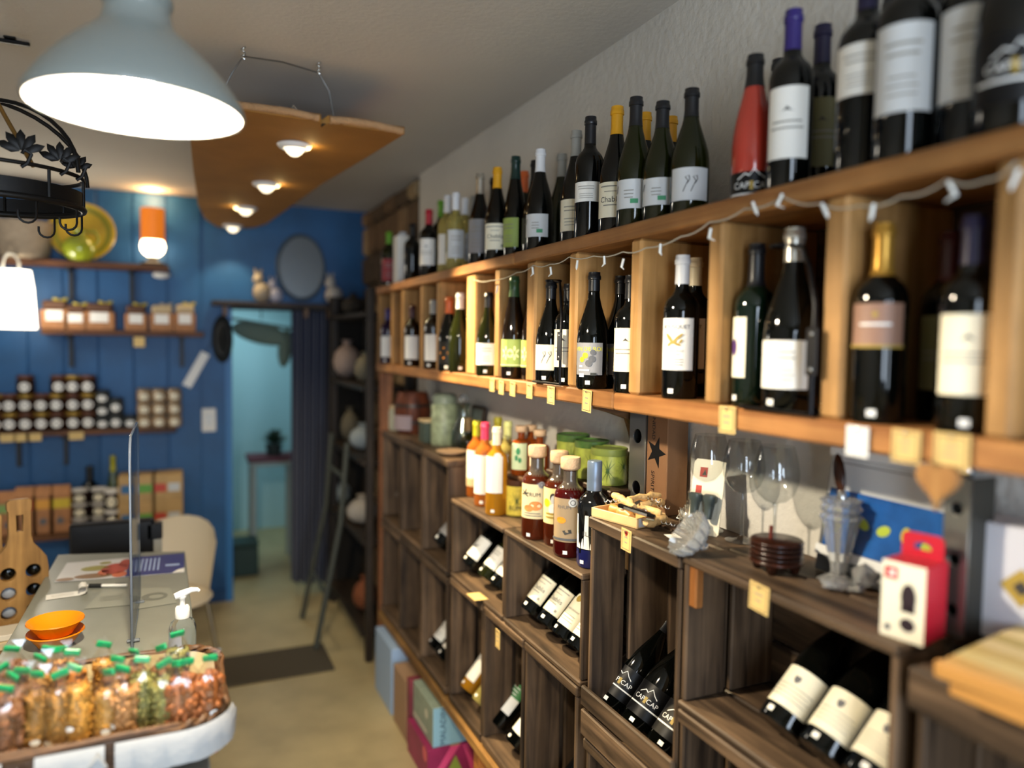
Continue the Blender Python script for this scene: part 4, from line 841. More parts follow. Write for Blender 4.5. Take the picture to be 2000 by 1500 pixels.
pr = [(.0, .0), (.02, .001), (.038, .010), (.047, .026), (.050, .040), (.047, .041), (.043, .028), (.034, .014), (.0, .006)]
o = put('shell', lathe_me(pr, 48, lambda a, z_: .05 * math.cos(a * 16) + .02 * math.cos(a * 32), cap=False, ang=20), CRY, t, (0, 0, .03)); 
put('knob', pmesh('k', *icod(.012, 1, (1, 1, 1.2))), CRY, t, (0, 0, .024))
GLS = film_mat('wine_glass', .05, '#f6f7f7', .03, .35)
def wine_glass(px, x, label, h=.225):
    q = Ppx(px, x, 1.42); t = thing('wine_glass', label, 'wine glass', (x, q.y, 1.3008 if q.y < 1.2 else Z1 + .0005), group='wine glasses on the crates')
    bl = [(.006, .105), (.022, .110), (.036, .124), (.044, .145), (.0455, .165), (.041, .195), (.034, .222)]
    put('bowl', lathe_me(bl + [(r - .0011, z_ + (.0012 if z_ < .13 else 0)) for r, z_ in bl[::-1]], 40, cap=False), GLS, t)
    put('stem', lathe_me([(.036, 0), (.036, .0015), (.012, .005), (.0045, .014), (.0036, .04), (.0036, .085), (.005, .1), (.0065, .1055), (0, .1055)], 32), film_mat('glass_stem', .16, '#eef0f0', .05), t)
    return t
wine_glass(1385, 1.115, 'clear balloon wine glass, farthest of three by the wall')
wine_glass(1452, 1.125, 'clear balloon wine glass, middle of three by the wall')
wine_glass(1515, 1.10, 'clear balloon wine glass, nearest of three by the dark coasters')
q = P(1503, 1118, z=1.3005); t = thing('coaster_stack', 'round stack of dark carved wooden coasters on small feet', 'coasters', (q.x + .02, q.y + .005, 1.3005))
CW = wood('coaster', '#3a1d12', '#1d0e09', 0, .25)
for k in range(5): put('coaster', lathe_me([(0, 0), (.046, 0), (.049, .003), (.049, .006), (.046, .0088), (0, .0088)], 36), CW, t, (0, 0, .016 + .009 * k))
for k in range(4): put('foot', lathe_me([(.006, 0), (.009, .006), (.012, .016)], 10), CW, t, (.034 * math.cos(k * pi / 2 + .6), .034 * math.sin(k * pi / 2 + .6), 0))
put('peg', box_me(.007, .007, .028, .002), mat('peg_red', '#5e2417', .3), t, (-.01, .005, .072))
# crystal candlestick and pieces
q = P(1645, 1135, z=1.3005); t = thing('crystal_vase', 'tall fluted cut crystal vase standing before the blue mirror box', 'vase', (q.x - .01, q.y, 1.3005))
pv = [(.030, .0), (.034, .004), (.022, .009), (.012, .016), (.013, .03), (.020, .06), (.0255, .09), (.030, .112), (.034, .118), (.032, .123), (.027, .125), (.033, .134), (.028, .142), (.034, .15), (.027, .152), (.0, .148)]
put('body', lathe_me(pv, 32, lambda a, z_: .09 * math.cos(a * 8), ang=20), CRY, t)
t = thing('bottle_stopper_knife', 'brown-handled silver knife standing in the crystal vase', 'knife', (q.x, q.y + .006, 1.44), (R(-14), R(4), 0))
put('handle', pmesh('h', *moved(icod(.5, 2), (0, 0, .055), (0, 0, 0), (.014, .026, .075)), True), wood('knifeh', '#4a2a1c', '#28140c', 2, .25), t); put('bolster', lathe_me([(.006, -.0), (.009, .012), (.007, .024)], 12), chrome, t)
for px, py, s, lab in ((1640, 1150, (.03, .026, .012), 'flat faceted crystal piece lying at the foot of the crystal vase'), (1697, 1150, (.024, .024, .024), 'round faceted crystal stopper lying beside the red box')):
    q = P(px, py, z=1.3005); t = thing('crystal_stopper', lab, 'crystal', (q.x - .012, q.y, 1.3005 + s[2])); put('facets', pmesh('f', *icod(1, 1, s)), CRY, t); put('peg', lathe_me([(.004, 0), (.006, .03)], 10), CRY, t, (.008, -.02, -.006), (R(70), 0, 0))
# blue framed mirror box
xa = 1.135; pa, pb = Ppx(1622, xa, 1.45).y, Ppx(1890, xa, 1.4).y
w_ = pa - pb; h_ = .235; t = thing('framed_mirror', 'mirror-edged silver frame with blue glass band leaning at the wall', 'mirror', (xa - .03, (pa + pb) / 2, 1.3005 + .002), (0, R(9), 0))
REFL_WHITE = mat('mirror', '#eef1f3', .12, metal=.2, coat=.5); put('panel', box_me(.012, w_, h_, .003), mat('mirror_back', '#7d8185', .3, metal=.7), t, (0, 0, h_ / 2))  # bevel bars are whitish paint, their bright reflection put into the colour
fm = plane_map((-.0066, 0, h_ / 2), (0, -1, 0), (0, 0, 1), .0003)
decal('silver_field', t, mat('silver_field', '#d3d6d8', .35, metal=.1), [rect(-w_ * .48, h_ * .12, w_ * .48, h_ * .42)], fm)
put('blue_band', box_me(.004, w_ * .9, h_ * .46, .001), mat('blue_glass', '#1f5398', .12, var=.25, vscale=25, coat=.4), t, (-.0085, 0, h_ * .44))
fm2 = plane_map((-.0106, 0, h_ * .44), (0, -1, 0), (0, 0, 1)); yg = mat('yellow_green', '#a5b83a', .4)
decal('painted_flowers', t, yg, [ell(-w_ * .3 + k * w_ * .155, random.uniform(-.02, .012), .009, .014, rot=k) for k in range(5)], fm2)
for z_ in (h_ * .17, h_ - .009): put('bevel_bar', box_me(.006, w_, .018, .003), REFL_WHITE, t, (-.009, 0, z_))
put('engraved_line', tube_me([(-.0075, w_ * .42, h_ * .78), (-.0075, w_ * .42, h_ * .88), (-.0075, -w_ * .4, h_ * .88), (-.0075, -w_ * .4, h_ * .78)], .0006, 4), INK, t)
# heart on ribbon
q = P(1832, 940, x=.906); t = thing('wooden_heart', 'flat pale wooden heart hanging from the shelf edge on a dark ribbon', 'heart', q)
hp = [(.029 * (16 * math.sin(k / 32 * 2 * pi) ** 3) / 17, .029 * (13 * math.cos(k / 32 * 2 * pi) - 5 * math.cos(2 * k / 32 * 2 * pi) - 2 * math.cos(3 * k / 32 * 2 * pi) - math.cos(4 * k / 32 * 2 * pi)) / 17) for k in range(32)]
put('heart', flat_me([hp[::-1]], .008, .002), wood('heartw', '#b98a52', '#97683a', 1), t, (0, 0, 0), (R(90), 0, R(-90)))
put('ribbon', tube_me([(0, 0, .010), (0.002, 0, .02), (.004, 0, SZ0 - q.z - .002)], .002, 6), mat('ribbon_dark', '#2a2119', .7), t)
rack(1842, 1890, 1.04, 1.3005, 1.535, 'dark steel bottle rack with round holes behind the hanging heart')
# red and white stopper box
q = P(1770, 1222, z=1.3005); t = thing('stopper_box', 'red and white cardboard box with hang tab and picture of a dark stopper', 'box', (.985, .728, 1.3005), (0, 0, R(12)))
RB = mat('box_red', '#b81f30', .35); box('body', (0, 0, .056), (.068, .062, .112), RB, t, .001)
put('hang_tab', flat_me([[(-.03, 0), (.03, 0), (.03, .03), (.024, .036), (-.024, .036), (-.03, .03)], [(-.012, .012), (.012, .012), (.012, .02), (0, .024), (-.012, .02)]], .0012), RB, t, (.02, 0, .112), (R(90), 0, R(-90)))
fm = plane_map((-.0342, 0, .056), (0, -1, 0), (0, 0, 1), .0003); decal('front_print', t, PC, [rect(-.031, -.056, .031, .056)], fm)
fm = plane_map((-.0342, 0, .056), (0, -1, 0), (0, 0, 1), .0007); decal('red_logo', t, RB, [rect(-.027, .03, -.008, .048)], fm)
decal('picture', t, mat('pic_dark', '#2d2128', .4), [ell(.008, .008, .011, .02), rect(-.002, -.014, .018, -.003), ell(.008, -.032, .011, .010)], fm); decal('logo_mark', t, PW, [rect(-.02, .035, -.012, .043)], plane_map((-.0342, 0, .056), (0, -1, 0), (0, 0, 1), .0011)); decal('small_mark', t, INKGR, [ell(-.02, -.042, .005)], fm)
# white box with gold diamonds
t = thing('gift_box', 'white cardboard gift box with gold diamond logos at the right edge', 'box', (1.115, .672, 1.3008), (0, 0, R(8)))
box('body', (0, 0, .085), (.07, .16, .17), mat('box_white', '#c3c4cc', .45), t, .002)
fm = plane_map((-.0353, 0, .085), (0, -1, 0), (0, 0, 1), .0004)
for a, b, s in ((-.045, .055, .014), (.03, .0, .028)):
    decal('diamond_logo', t, INKGD, [poly((a - s, b), (a, b - s), (a + s, b), (a, b + s))], fm); decal('diamond_centre', t, INK, [poly((a - s * .4, b), (a, b - s * .4), (a + s * .4, b), (a, b + s * .4))], plane_map((-.0353, 0, .085), (0, -1, 0), (0, 0, 1), .0008))
# bamboo board on the nearest crate
t = thing('bamboo_board', 'striped pale bamboo serving board lying at the right edge on the nearest crate', 'board', (1.02, .50, 1.3215), (0, R(-2), R(8)))
bc = ('#c79d5c', '#cdb77c', '#b99f62', '#c9b585', '#a9965a', '#d2be8a', '#bda86a', '#cbb078')
for k in range(8): box('strip', (-.105 + .03 * k, 0, 0), (.0296, .26, .018), mat('bamboo%d' % k, bc[k], .4, var=.08, vscale=12), t, .001)
box('edge_strip', (-.125, 0, -.001), (.009, .268, .022), mat('bamboo_edge', '#c08a48', .4), t, .003)
t = thing('serving_board', 'plain pale wooden board under the striped bamboo board', 'board', (1.02, .485, 1.2858 + .010), (0, 0, R(4))); box('slab', (0, 0, 0), (.24, .25, .0195), wood('slab', '#d2a768', '#b98a4c', 1), t, .004); box('edge_strip', (-.123, 0, 0), (.007, .25, .02), mat('bamboo_edge', '#c08a48', .4), t, .002)
# blurred things on the far crate tops
ZF = 1.2755
def fy(px, x=1.0): return Ppx(px, x, ZF + .08).y
t = thing('barrel', 'blurred red-brown wooden barrel with pink label on the far crates', 'barrel', (1.05, fy(806, 1.05), ZF)); put('body', lathe_me([(.07, 0), (.085, .06), (.09, .1), (.085, .15), (.07, .2), (0, .2)], 24), wood('barrel', '#7a3d22', '#4f2514', 2), t); put('hoop', lathe_me([(.0875, .05), (.0885, .065)], 24, cap=False), mat('hoop', '#3a3330', .4, metal=.6), t); put('hoop', lathe_me([(.089, .13), (.0875, .145)], 24, cap=False), mat('hoop'), t); put('label', cyl_patch(.0905, .02, .09, R(40)), mat('barrel_label', '#8d7f86', .6), t, (0, 0, 0), (0, 0, R(30)))
t = thing('jar', 'blurred pale green-white tall canister on the far crates', 'jar', (1.06, fy(868, 1.06), ZF)); put('body', lathe_me([(.055, 0), (.058, .01), (.058, .17), (.05, .18), (0, .18)], 24), mat('canister', '#8f9a7c', .4, var=.3, vscale=40), t); put('lid', lathe_me([(.052, .18), (.053, .21), (.04, .222), (0, .222)], 24), mat('canister_lid', '#7f8a78', .4), t)
t = thing('jar', 'blurred white jar beside the far end post on the crates', 'jar', (1.0, fy(772), ZF)); put('body', lathe_me([(.035, 0), (.038, .01), (.038, .1), (.03, .11), (0, .11)], 20), mat('jar_white', '#a9a894', .4), t); put('lid', lathe_me([(.034, .11), (.034, .125), (0, .126)], 20), PTN, t)
t = thing('plate', 'pale peach round plate lying at the near end of the far crates', 'plate', (.99, fy(882, .99), ZF)); put('dish', lathe_me([(0, .0), (.03, 0), (.06, .012), (.062, .016), (.03, .006), (0, .006)], 30), mat('plate_peach', '#dfb98e', .4), t)
t = thing('carafe', 'clear glass carafe beside the pale plate on the far crates', 'carafe', (1.09, fy(905, 1.09), ZF)); put('body', lathe_me([(.045, 0), (.055, .02), (.05, .08), (.025, .13), (.025, .18), (.032, .19), (.030, .19), (.022, .18), (.022, .13), (.046, .08), (.05, .02), (0, .008)], 24, cap=False), film_mat('carafe_glass', .12, '#dfe6e2', .03), t); put('stopper', pmesh('s', *moved(icod(.022, 1), (0, 0, .21)), True), CRY, t)
t = thing('picture_frame', 'small dark framed picture leaning at the wall behind the carafe', 'picture', (1.135, fy(925, 1.135), ZF), (0, R(8), 0)); box('frame', (0, 0, .09), (.014, .14, .18), mat('frame_dark', '#2c2018', .5), t, .003); box('print', (-.0075, 0, .09), (.001, .11, .15), mat('frame_print', '#5f6a6a', .5, var=.5, vscale=20), t, 0)
t = thing('carton', 'small dark teal box between the barrel and the canister on the far crates', 'box', (1.02, fy(838, 1.02), ZF)); box('body', (0, 0, .045), (.07, .08, .09), mat('teal_dark', '#3f4a40', .5), t); box('lid', (0, 0, .096), (.074, .084, .012), PTN, t)
# ================================================================== cartons on the floor under the bench
def carton(a, b, label, m, rot=0):
    c = ((a[0] + b[0]) / 2, (a[1] + b[1]) / 2, a[2]); s = [abs(b[i] - a[i]) for i in range(3)]
    t = thing('carton', label, 'box', (c[0], c[1], a[2]), (0, 0, R(rot)), 'cartons under the bench'); box('body', (0, 0, s[2] / 2), s, m, t, .003)
    box('tape', (0, 0, s[2] + .0004), (.04, s[1], .0008), mat('tape_tan', '#a5855a', .4), t, .0002)
    return t, s
t, s = carton((.895, 2.665, .141), (1.10, 2.93, .30), 'pale blue carton with dark vertical lettering, on the pink carton', mat('carton_grey', '#8f9c8a', .5, var=.15, vscale=20))
decal('end_print', t, mat('carton_blue', '#8ab4c4', .5), [rect(-s[0] / 2 + .001, .002, s[0] / 2 - .001, s[2] - .002)], plane_map((0, -s[1] / 2, 0), (1, 0, 0), (0, 0, 1)))
decal('lettering', t, mat('ink_navy', '#1d3552', .5), [at2(text_d('MALADIN', .034), -.06, s[2] / 2, R(90))], plane_map((0, -s[1] / 2, 0), (1, 0, 0), (0, 0, 1), .001))
decal('side_print', t, mat('carton_stripe', '#cfcdb8', .5), [rect(-.12, .02, .06, .035), ell(.05, .1, .02)], plane_map((-s[0] / 2, 0, 0), (0, -1, 0), (0, 0, 1)))
t, s = carton((.872, 2.655, .0005), (1.10, 2.93, .1402), 'magenta and pink carton on the floor below the blue-lettered one', mat('carton_magenta', '#8f2450', .45, var=.2, vscale=10))
decal('pink_print', t, mat('hot_pink', '#d84a7c', .45), [poly((-s[0] / 2, .0), (-s[0] / 2 + .03, .0), (.02, s[2]), (-.02, s[2])), poly((s[0] / 2 - .04, 0), (s[0] / 2, 0), (.05, s[2]), (.03, s[2]))], plane_map((0, -s[1] / 2, 0), (1, 0, 0), (0, 0, 1)))
decal('green_print', t, mat('print_green', '#8a9a3e', .5), [poly((-.04, .03), (.03, .03), (.0, .1))], plane_map((0, -s[1] / 2, 0), (1, 0, 0), (0, 0, 1), .001)); decal('side_print', t, mat('coral', '#d8646a', .5), [ell(.1, .11, .03)], plane_map((-s[0] / 2, 0, 0), (0, -1, 0), (0, 0, 1)))
carton((.885, 2.945, .0005), (1.1, 2.99, .29), 'dark red and green carton behind the blue-lettered one', mat('carton_darkred', '#7c3440', .5, var=.3, vscale=9))
carton((.885, 3.0, .0005), (1.08, 3.2, .262), 'plain brown carton before the light blue carton', mat('kraft_pale', '#a08062', .7))
carton((.885, 3.24, .0005), (1.09, 3.54, .31), 'smooth light blue carton at the far end of the crates', mat('carton_lightblue', '#9db4d0', .5))
t, s = carton((.95, 2.06, .0005), (1.14, 2.27, .20), 'white carton beside the orange post at the bottom edge', PW)
# ================================================================== counter and what lies on it
CT = .95
cn = thing('counter', 'long grey-topped shop counter on the left', 'counter', (-.17, 2.05, 0))
o_ = Vector(cn.location)
put('worktop', flat_me([[(-.385 + .17, 3.0 - 2.05), (.018 + .17, 2.89 - 2.05), (.05 + .17, 1.2 - 2.05), (-.40 + .17, 1.2 - 2.05)]], .03, .003), mat('worktop', '#7f8279', .35, var=.06, vscale=14), cn, (0, 0, CT - .0185))
cb = mat('counter_body', '#33383f', .5)
bb('front_panel', (.005, 1.22, 0), (.025, 2.86, CT - .04), cb, cn, .002, o_); bb('end_panel', (-.37, 2.86, 0), (.005, 2.88, CT - .04), cb, cn, .002, o_); bb('end_panel', (-.37, 1.2, 0), (.005, 1.22, CT - .04), cb, cn, .002, o_); bb('plinth', (-.34, 1.23, 0), (-.32, 2.85, CT - .04), cb, cn, .002, o_)
# acrylic screen
def rr(w_, h_, r): 
    pts = [(0, 0), (w_, 0)]; pts += [(w_ - r + r * math.cos(a), h_ - r + r * math.sin(a)) for a in [k * pi / 16 for k in range(9)]]; pts += [(r + r * math.cos(a), h_ - r + r * math.sin(a)) for a in [pi / 2 + k * pi / 16 for k in range(9)]]; return pts
t = thing('acrylic_screen', 'clear acrylic protection screen standing upright on the counter', 'screen', (-.106, 2.0, CT + .0005))
put('sheet', flat_me([rr(.42, .525, .06)], .005, .0008), film_mat('acrylic', .16, '#d6e2ee', .03), t, (0, 0, 0), (R(90), 0, R(90)))
put('polished_edge', tube_me([(0, u, v) for u, v in rr(.42, .525, .06)], .0032, 6, True), mat('acrylic_edge', '#7d8796', .1, trans=.5), t)
for y in (.06, .36): box('foot', (0, y, .004), (.03, .012, .006), mat('acrylic_foot', '#b9c2cc', .1, trans=.6), t)
# poster
pts = [P(a, b, z=CT + .001) for a, b in ((106, 1138), (360, 1118), (360, 1081), (131, 1100))]; c = sum(pts, Vector()) / 4
t = thing('leaflet', 'glossy leaflet with fruit picture and dark blue field lying on the counter', 'leaflet', c)
put('sheet', flat_me([[((p - c).x, (p - c).y) for p in pts]], .0012), mat('leaflet_white', '#c9c9cb', .3), t, (0, 0, .0006))
def bl(u, v): return (pts[0].lerp(pts[1], u)).lerp(pts[3].lerp(pts[2], u), v) - c + Vector((0, 0, .0016))
def bl2(u, v): return bl(u, v) + Vector((0, 0, .0006))
decal('blue_field', t, mat('leaflet_blue', '#2b3478', .3), [rect(.53, .0, 1.0, 1.0)], bl); decal('lettering', t, mat('leaflet_text', '#9db2dc', .4), [rect(.6 + k * .035, .2, .615 + k * .035, .85) for k in range(6)] + [rect(.84, .35, .96, .45)], bl2); decal('corner', t, PW, [poly((.9, .0), (1, 0), (1, .2), (.95, .15))], bl2)
for nm, m_, ds in (('fruit_picture', mat('fr_red', '#a83a26', .4), [ell(.43, .45, .11, .28), ell(.5, .7, .05, .22)]), ('fruit_picture', mat('fr_orange', '#c8643c', .4), [ell(.48, .14, .06, .14), ell(.36, .3, .06, .16)]), ('fruit_picture', mat('fr_green', '#8c8636', .4), [ell(.27, .55, .12, .13), ell(.33, .8, .05, .07)]), ('fruit_picture', mat('fr_brown', '#7c5a34', .4), [ell(.28, .16, .15, .12), ell(.07, .08, .07, .08)])): decal(nm, t, m_, ds, bl2)
# pen
a, b = P(166, 1144, z=CT + .006), P(248, 1143, z=CT + .006); d = b - a
t = thing('pen', 'white ballpoint pen with black grip lying on the counter', 'pen', (a + b) / 2, (0, 0, math.atan2(d.y, d.x))); L_ = d.length
put('barrel', tube_me([(-L_ * .5, 0, 0), (-L_ * .42, 0, 0), (L_ * .45, 0, 0), (L_ * .5, 0, 0)], [.0015, .0045, .005, .004], 12), PW, t); put('grip', tube_me([(-L_ * .4, 0, 0), (-L_ * .1, 0, 0)], .0062, 12), mat('rubber_black', '#1a1c1a', .6), t); put('clip', box_me(.03, .003, .002, .0005), chrome, t, (L_ * .33, 0, .0062))
# receipt
a = P(132, 1162, z=CT); t = thing('receipt', 'curled white paper receipt lying on the counter', 'receipt', (a.x, a.y, CT + .001), (0, 0, R(6)))
pr = [(-.055, .0), (.03, .0), (.045, .004), (.052, .013), (.048, .024), (.036, .026), (.028, .018), (.03, .010)]
v = [(x_, s_ * .024, z_) for x_, z_ in pr for s_ in (-1, 1)]; put('paper', pmesh('r', v, [(2 * i, 2 * i + 1, 2 * i + 3, 2 * i + 2) for i in range(len(pr) - 1)], True, 80), PW, t); decal('print', t, INKL, lines(-.045, .02, .008, 3, .008, .0012), plane_map((0, 0, .0004), (1, 0, 0), (0, 1, 0)))
for pix_, lab in (([(165, 1190), (258, 1182), (245, 1152), (196, 1158)], 'pale sheet of paper with faint print under the screen, left one'), ([(270, 1190), (345, 1178), (332, 1148), (262, 1150)], 'pale sheet of paper with a printed ring under the screen, right one')):
    pp_ = [P(a, b, z=CT) for a, b in pix_]; c = sum(pp_, Vector()) / 4; c.z = CT + .0005; t = thing('paper_sheet', lab, 'paper', c)
    put('sheet', flat_me([[((p - c).x, (p - c).y) for p in pp_]], .0006), mat('sheet_grey', '#8f9186', .5), t, (0, 0, .0005))
    k = mat('sheet_print', '#6f7269', .5)
    decal('print', t, k, lines(-.03, .03, .02, 4, .012, .002) if 'faint' in lab else [([(x_, y_) for x_, y_ in circ(0, 0, .035, 20)] + [(x_, y_) for x_, y_ in circ(.004, 0, .02, 20)], [(i, (i + 1) % 20, 20 + (i + 1) % 20, 20 + i) for i in range(20)])], plane_map((0, 0, .0012), (1, 0, 0), (0, 1, 0)))
# orange dishes
q = P(108, 1262, z=CT); ora = mat('orange_plastic', '#e8860c', .3)
for k, lab in enumerate(('orange shallow dish on the counter, lower of two stacked', 'orange shallow dish on the counter, upper of two stacked')):
    t = thing('dish', lab, 'dish', (q.x, q.y + .01, CT + .0005 + .028 * k), (0, 0, 0), 'orange dishes'); put('body', lathe_me([(0, .003), (.03, .003), (.034, 0), (.038, 0), (.04, .004), (.054, .024), (.062, .032), (.064, .033), (.063, .036), (.056, .032), (.038, .010), (.0, .009)], 36, cap=False), ora, t)
# hand gel pump
q = P(352, 1300, z=CT); t = thing('pump_bottle', 'clear hand gel bottle with white pump behind the nut basket', 'bottle', (q.x + .006, q.y + .02, CT + .0005), (0, 0, R(15)))
put('body', lathe_me([(0, .002), (.027, 0), (.030, .004), (.030, .085), (.026, .098), (.014, .106), (.013, .115), (0, .115)], 28), mat('gel', '#dfe6ea', .02, trans=.95, ior=1.34), t)
put('label', cyl_patch(.030, .02, .08, R(70)), mat('gel_label', '#a9aec4', .4), t)
put('collar', lathe_me([(.016, .108), (.0165, .112), (.016, .132), (.013, .136), (0, .136)], 24), PW, t); put('stem', lathe_me([(.006, .134), (.006, .152), (.009, .155), (.009, .16), (0, .16)], 16), PW, t)
put('spout', tube_me([(-.018, 0, .161), (-.002, 0, .164), (.02, 0, .170), (.034, 0, .168), (.038, 0, .164)], [.007, .009, .0065, .005, .004], 12), PW, t)
# ---------------------------------------------------------------- the nut basket
bx0, bx1, by0, by1, bzt = -.52, .078, 1.385, 1.735, 1.038
t = bk = thing('nut_basket', 'cloth-lined wicker basket on the counter full of bagged nuts', 'basket', ((bx0 + bx1) / 2, (by0 + by1) / 2, CT + .0005)); bo = Vector(bk.location)
WK = mat('wicker', '#5a3d24', .55, var=.3, vscale=80)
def ring(x0, x1, y0, y1, r, n=10):
    out = []
    for cx, cy, a0 in ((x1 - r, y1 - r, 0), (x0 + r, y1 - r, pi / 2), (x0 + r, y0 + r, pi), (x1 - r, y0 + r, 1.5 * pi)):
        for k in range(n): a = a0 + pi / 2 * k / (n - 1); out.append((cx + r * math.cos(a), cy + r * math.sin(a)))
    return out
def loopz(d, z_, rr_=.08): return [Vector((a, b, z_)) - bo for a, b in ring(bx0 - d, bx1 + d, by0 - d, by1 + d, rr_)]
base = loopz(-.045, CT + .006); top_ = loopz(0, bzt - .004); n = len(base)
put('base', pmesh('b', base, [tuple(range(n))]), WK, bk)
ws_ = []
for k in range(8):
    f_ = k / 7; lp = [base[i].lerp(top_[i], f_) + Vector((0, 0, 0)) for i in range(n)]; ws_.append(tube_data(lp, .0065, 6, True))
o = put('weave', pmesh('w', *join(ws_), True), WK, bk); o['kind'] = 'stuff'
for s_ in (0, pi):
    dense = []
    for i in range(n):
        for k in range(4): dense.append(top_[i].lerp(top_[(i + 1) % n], k / 4))
    cum = 0; pts_ = []
    for i, p in enumerate(dense):
        if i: cum += (p - dense[i - 1]).length
        c_ = (p - Vector((0, 0, p.z))); nrm = Vector((c_.x, c_.y, 0)).normalized(); ph = cum * 2 * pi / .05 + s_
        pts_.append(p + nrm * .005 * math.cos(ph) + Vector((0, 0, .006 + .005 * math.sin(ph))))
    put('braided_rim', tube_me(pts_, .0058, 6, True), WK, bk)
LIN = mat('linen', '#b7a67f', .85, bump=.2, bscale=120, sheen=.3)
inn = [loopz(-.012, bzt + .004), loopz(-.02, bzt - .03), loopz(-.052, CT + .016)]
v = [p for l in inn for p in l]; put('lining', pmesh('l', v, [(j * n + i, j * n + (i + 1) % n, (j + 1) * n + (i + 1) % n, (j + 1) * n + i) for j in range(2) for i in range(n)] + [tuple(2 * n + i for i in range(n))], True, 60), LIN, bk)
# the cloth turned down over the outside, open at the two handles
LW = mat('linen_white', '#a6a7a8', .85, bump=.15, bscale=90)
def flap(i0, i1, nm='turned_down_cloth'):
    lv = []; a_ = loopz(.013, bzt - .004); b_ = loopz(.020, bzt - .02); c_ = loopz(.016, bzt - .052); idx = [i % n for i in range(i0, i1 + 1)]
    seg = []
    for q_ in range(len(idx) - 1):
        for k in range(4): seg.append((idx[q_], idx[q_ + 1], k / 4))
    seg.append((idx[-1], idx[-1], 0)); v = []
    for s_, (i, j, f_) in enumerate(seg):
        wv = .003 * math.sin(s_ * 1.1); 
        for l, dz in ((a_, 0), (b_, 0), (c_, wv * 2)):
            p = l[i].lerp(l[j], f_); v.append(p + Vector((wv * .5, wv, dz)))
    m_ = len(seg); put(nm, pmesh('f', v, [(s_ * 3 + r_, (s_ + 1) * 3 + r_, (s_ + 1) * 3 + r_ + 1, s_ * 3 + r_ + 1) for s_ in range(m_ - 1) for r_ in (0, 1)], True, 60), LW, bk)
flap(10, 29); flap(30, 33) if False else None
# long sides need their own cuts: front side between corner 3 end and corner 4 start
def flap_xy(pts2, nm='turned_down_cloth'):
    v = []; m_ = len(pts2)
    for s_, (x_, y_, nx, ny) in enumerate(pts2):
        wv = .0025 * math.sin(s_ * .9) + .0015 * math.sin(s_ * 2.3)
        for d_, z_ in ((.013, bzt), (.021, bzt - .014), (.018 + wv, bzt - .058 + wv)): v.append(Vector((x_ + nx * d_, y_ + ny * d_, z_)) - bo)
    put(nm, pmesh('f', v, [(s_ * 3 + r_, (s_ + 1) * 3 + r_, (s_ + 1) * 3 + r_ + 1, s_ * 3 + r_ + 1) for s_ in range(m_ - 1) for r_ in (0, 1)], True, 60), LW, bk)
flap_xy([(-.155 + .165 * k / 24, by0, 0, -1) for k in range(25)]) if False else None
front = [(-.10 + (bx1 - .08 + .10) * k / 16, by0, 0, -1) for k in range(17)] + [(bx1 - .08 + .08 * math.cos(a), by0 + .08 + .08 * math.sin(a), math.cos(a), math.sin(a)) for a in [1.5 * pi + k * pi / 20 for k in range(1, 10)]]
flap_xy(front); flap_xy([(-.215 + .10 * k / 10, by0, 0, -1) for k in range(11)]); flap_xy([(-.50 + .24 * k / 20, by0, 0, -1) for k in range(21)])
flap_xy([(-.02 - .40 * k / 30, by1, 0, 1) for k in range(31)])
for xx in (-.125, -.238): put('cloth_knot', tube_me([(xx - bo.x - .012, by0 - bo.y - .02, bzt - bo.z - .03), (xx - bo.x, by0 - bo.y - .026, bzt - bo.z - .012), (xx - bo.x + .012, by0 - bo.y - .02, bzt - bo.z - .035)], [.003, .006, .003], 8), LW, bk)
# bags
FILM = film_mat('bag_film', .11, '#fbfbf8', .14); TAPE = mat('green_tape', '#0f8a52', .35)
NUT = dict(walnut=(mat('walnut', '#7a4f30', .5, bump=.6, bscale=120, var=.3, vscale=90), .0085, 1.3, 90), almond=(mat('almond', '#9c5a2c', .5, bump=.3, bscale=150, var=.2, vscale=60), .0075, 1.7, 110), crumb=(mat('crumb', '#a87838', .5, bump=.4, bscale=150, var=.25, vscale=120), .0042, 1.4, 260), gold=(mat('golden_seed', '#c8913f', .45, var=.15, vscale=150), .0030, 1.3, 420), seed=(mat('pumpkin_seed', '#8f8a4e', .5, var=.3, vscale=120), .0046, 1.8, 240), peanut=(mat('peanut', '#b98450', .5, bump=.3, bscale=150, var=.2, vscale=90), .0065, 1.8, 140), orange=(mat('apricot', '#c9781f', .45, var=.2, vscale=90), .007, 1.2, 110))
_nc = {}
def bag_radii(f):                              # pillow: wide below, pinched at the top
    return 1.0 if f < .78 else max(.12, 1 - ((f - .78) / .22) ** 1.5 * .88)
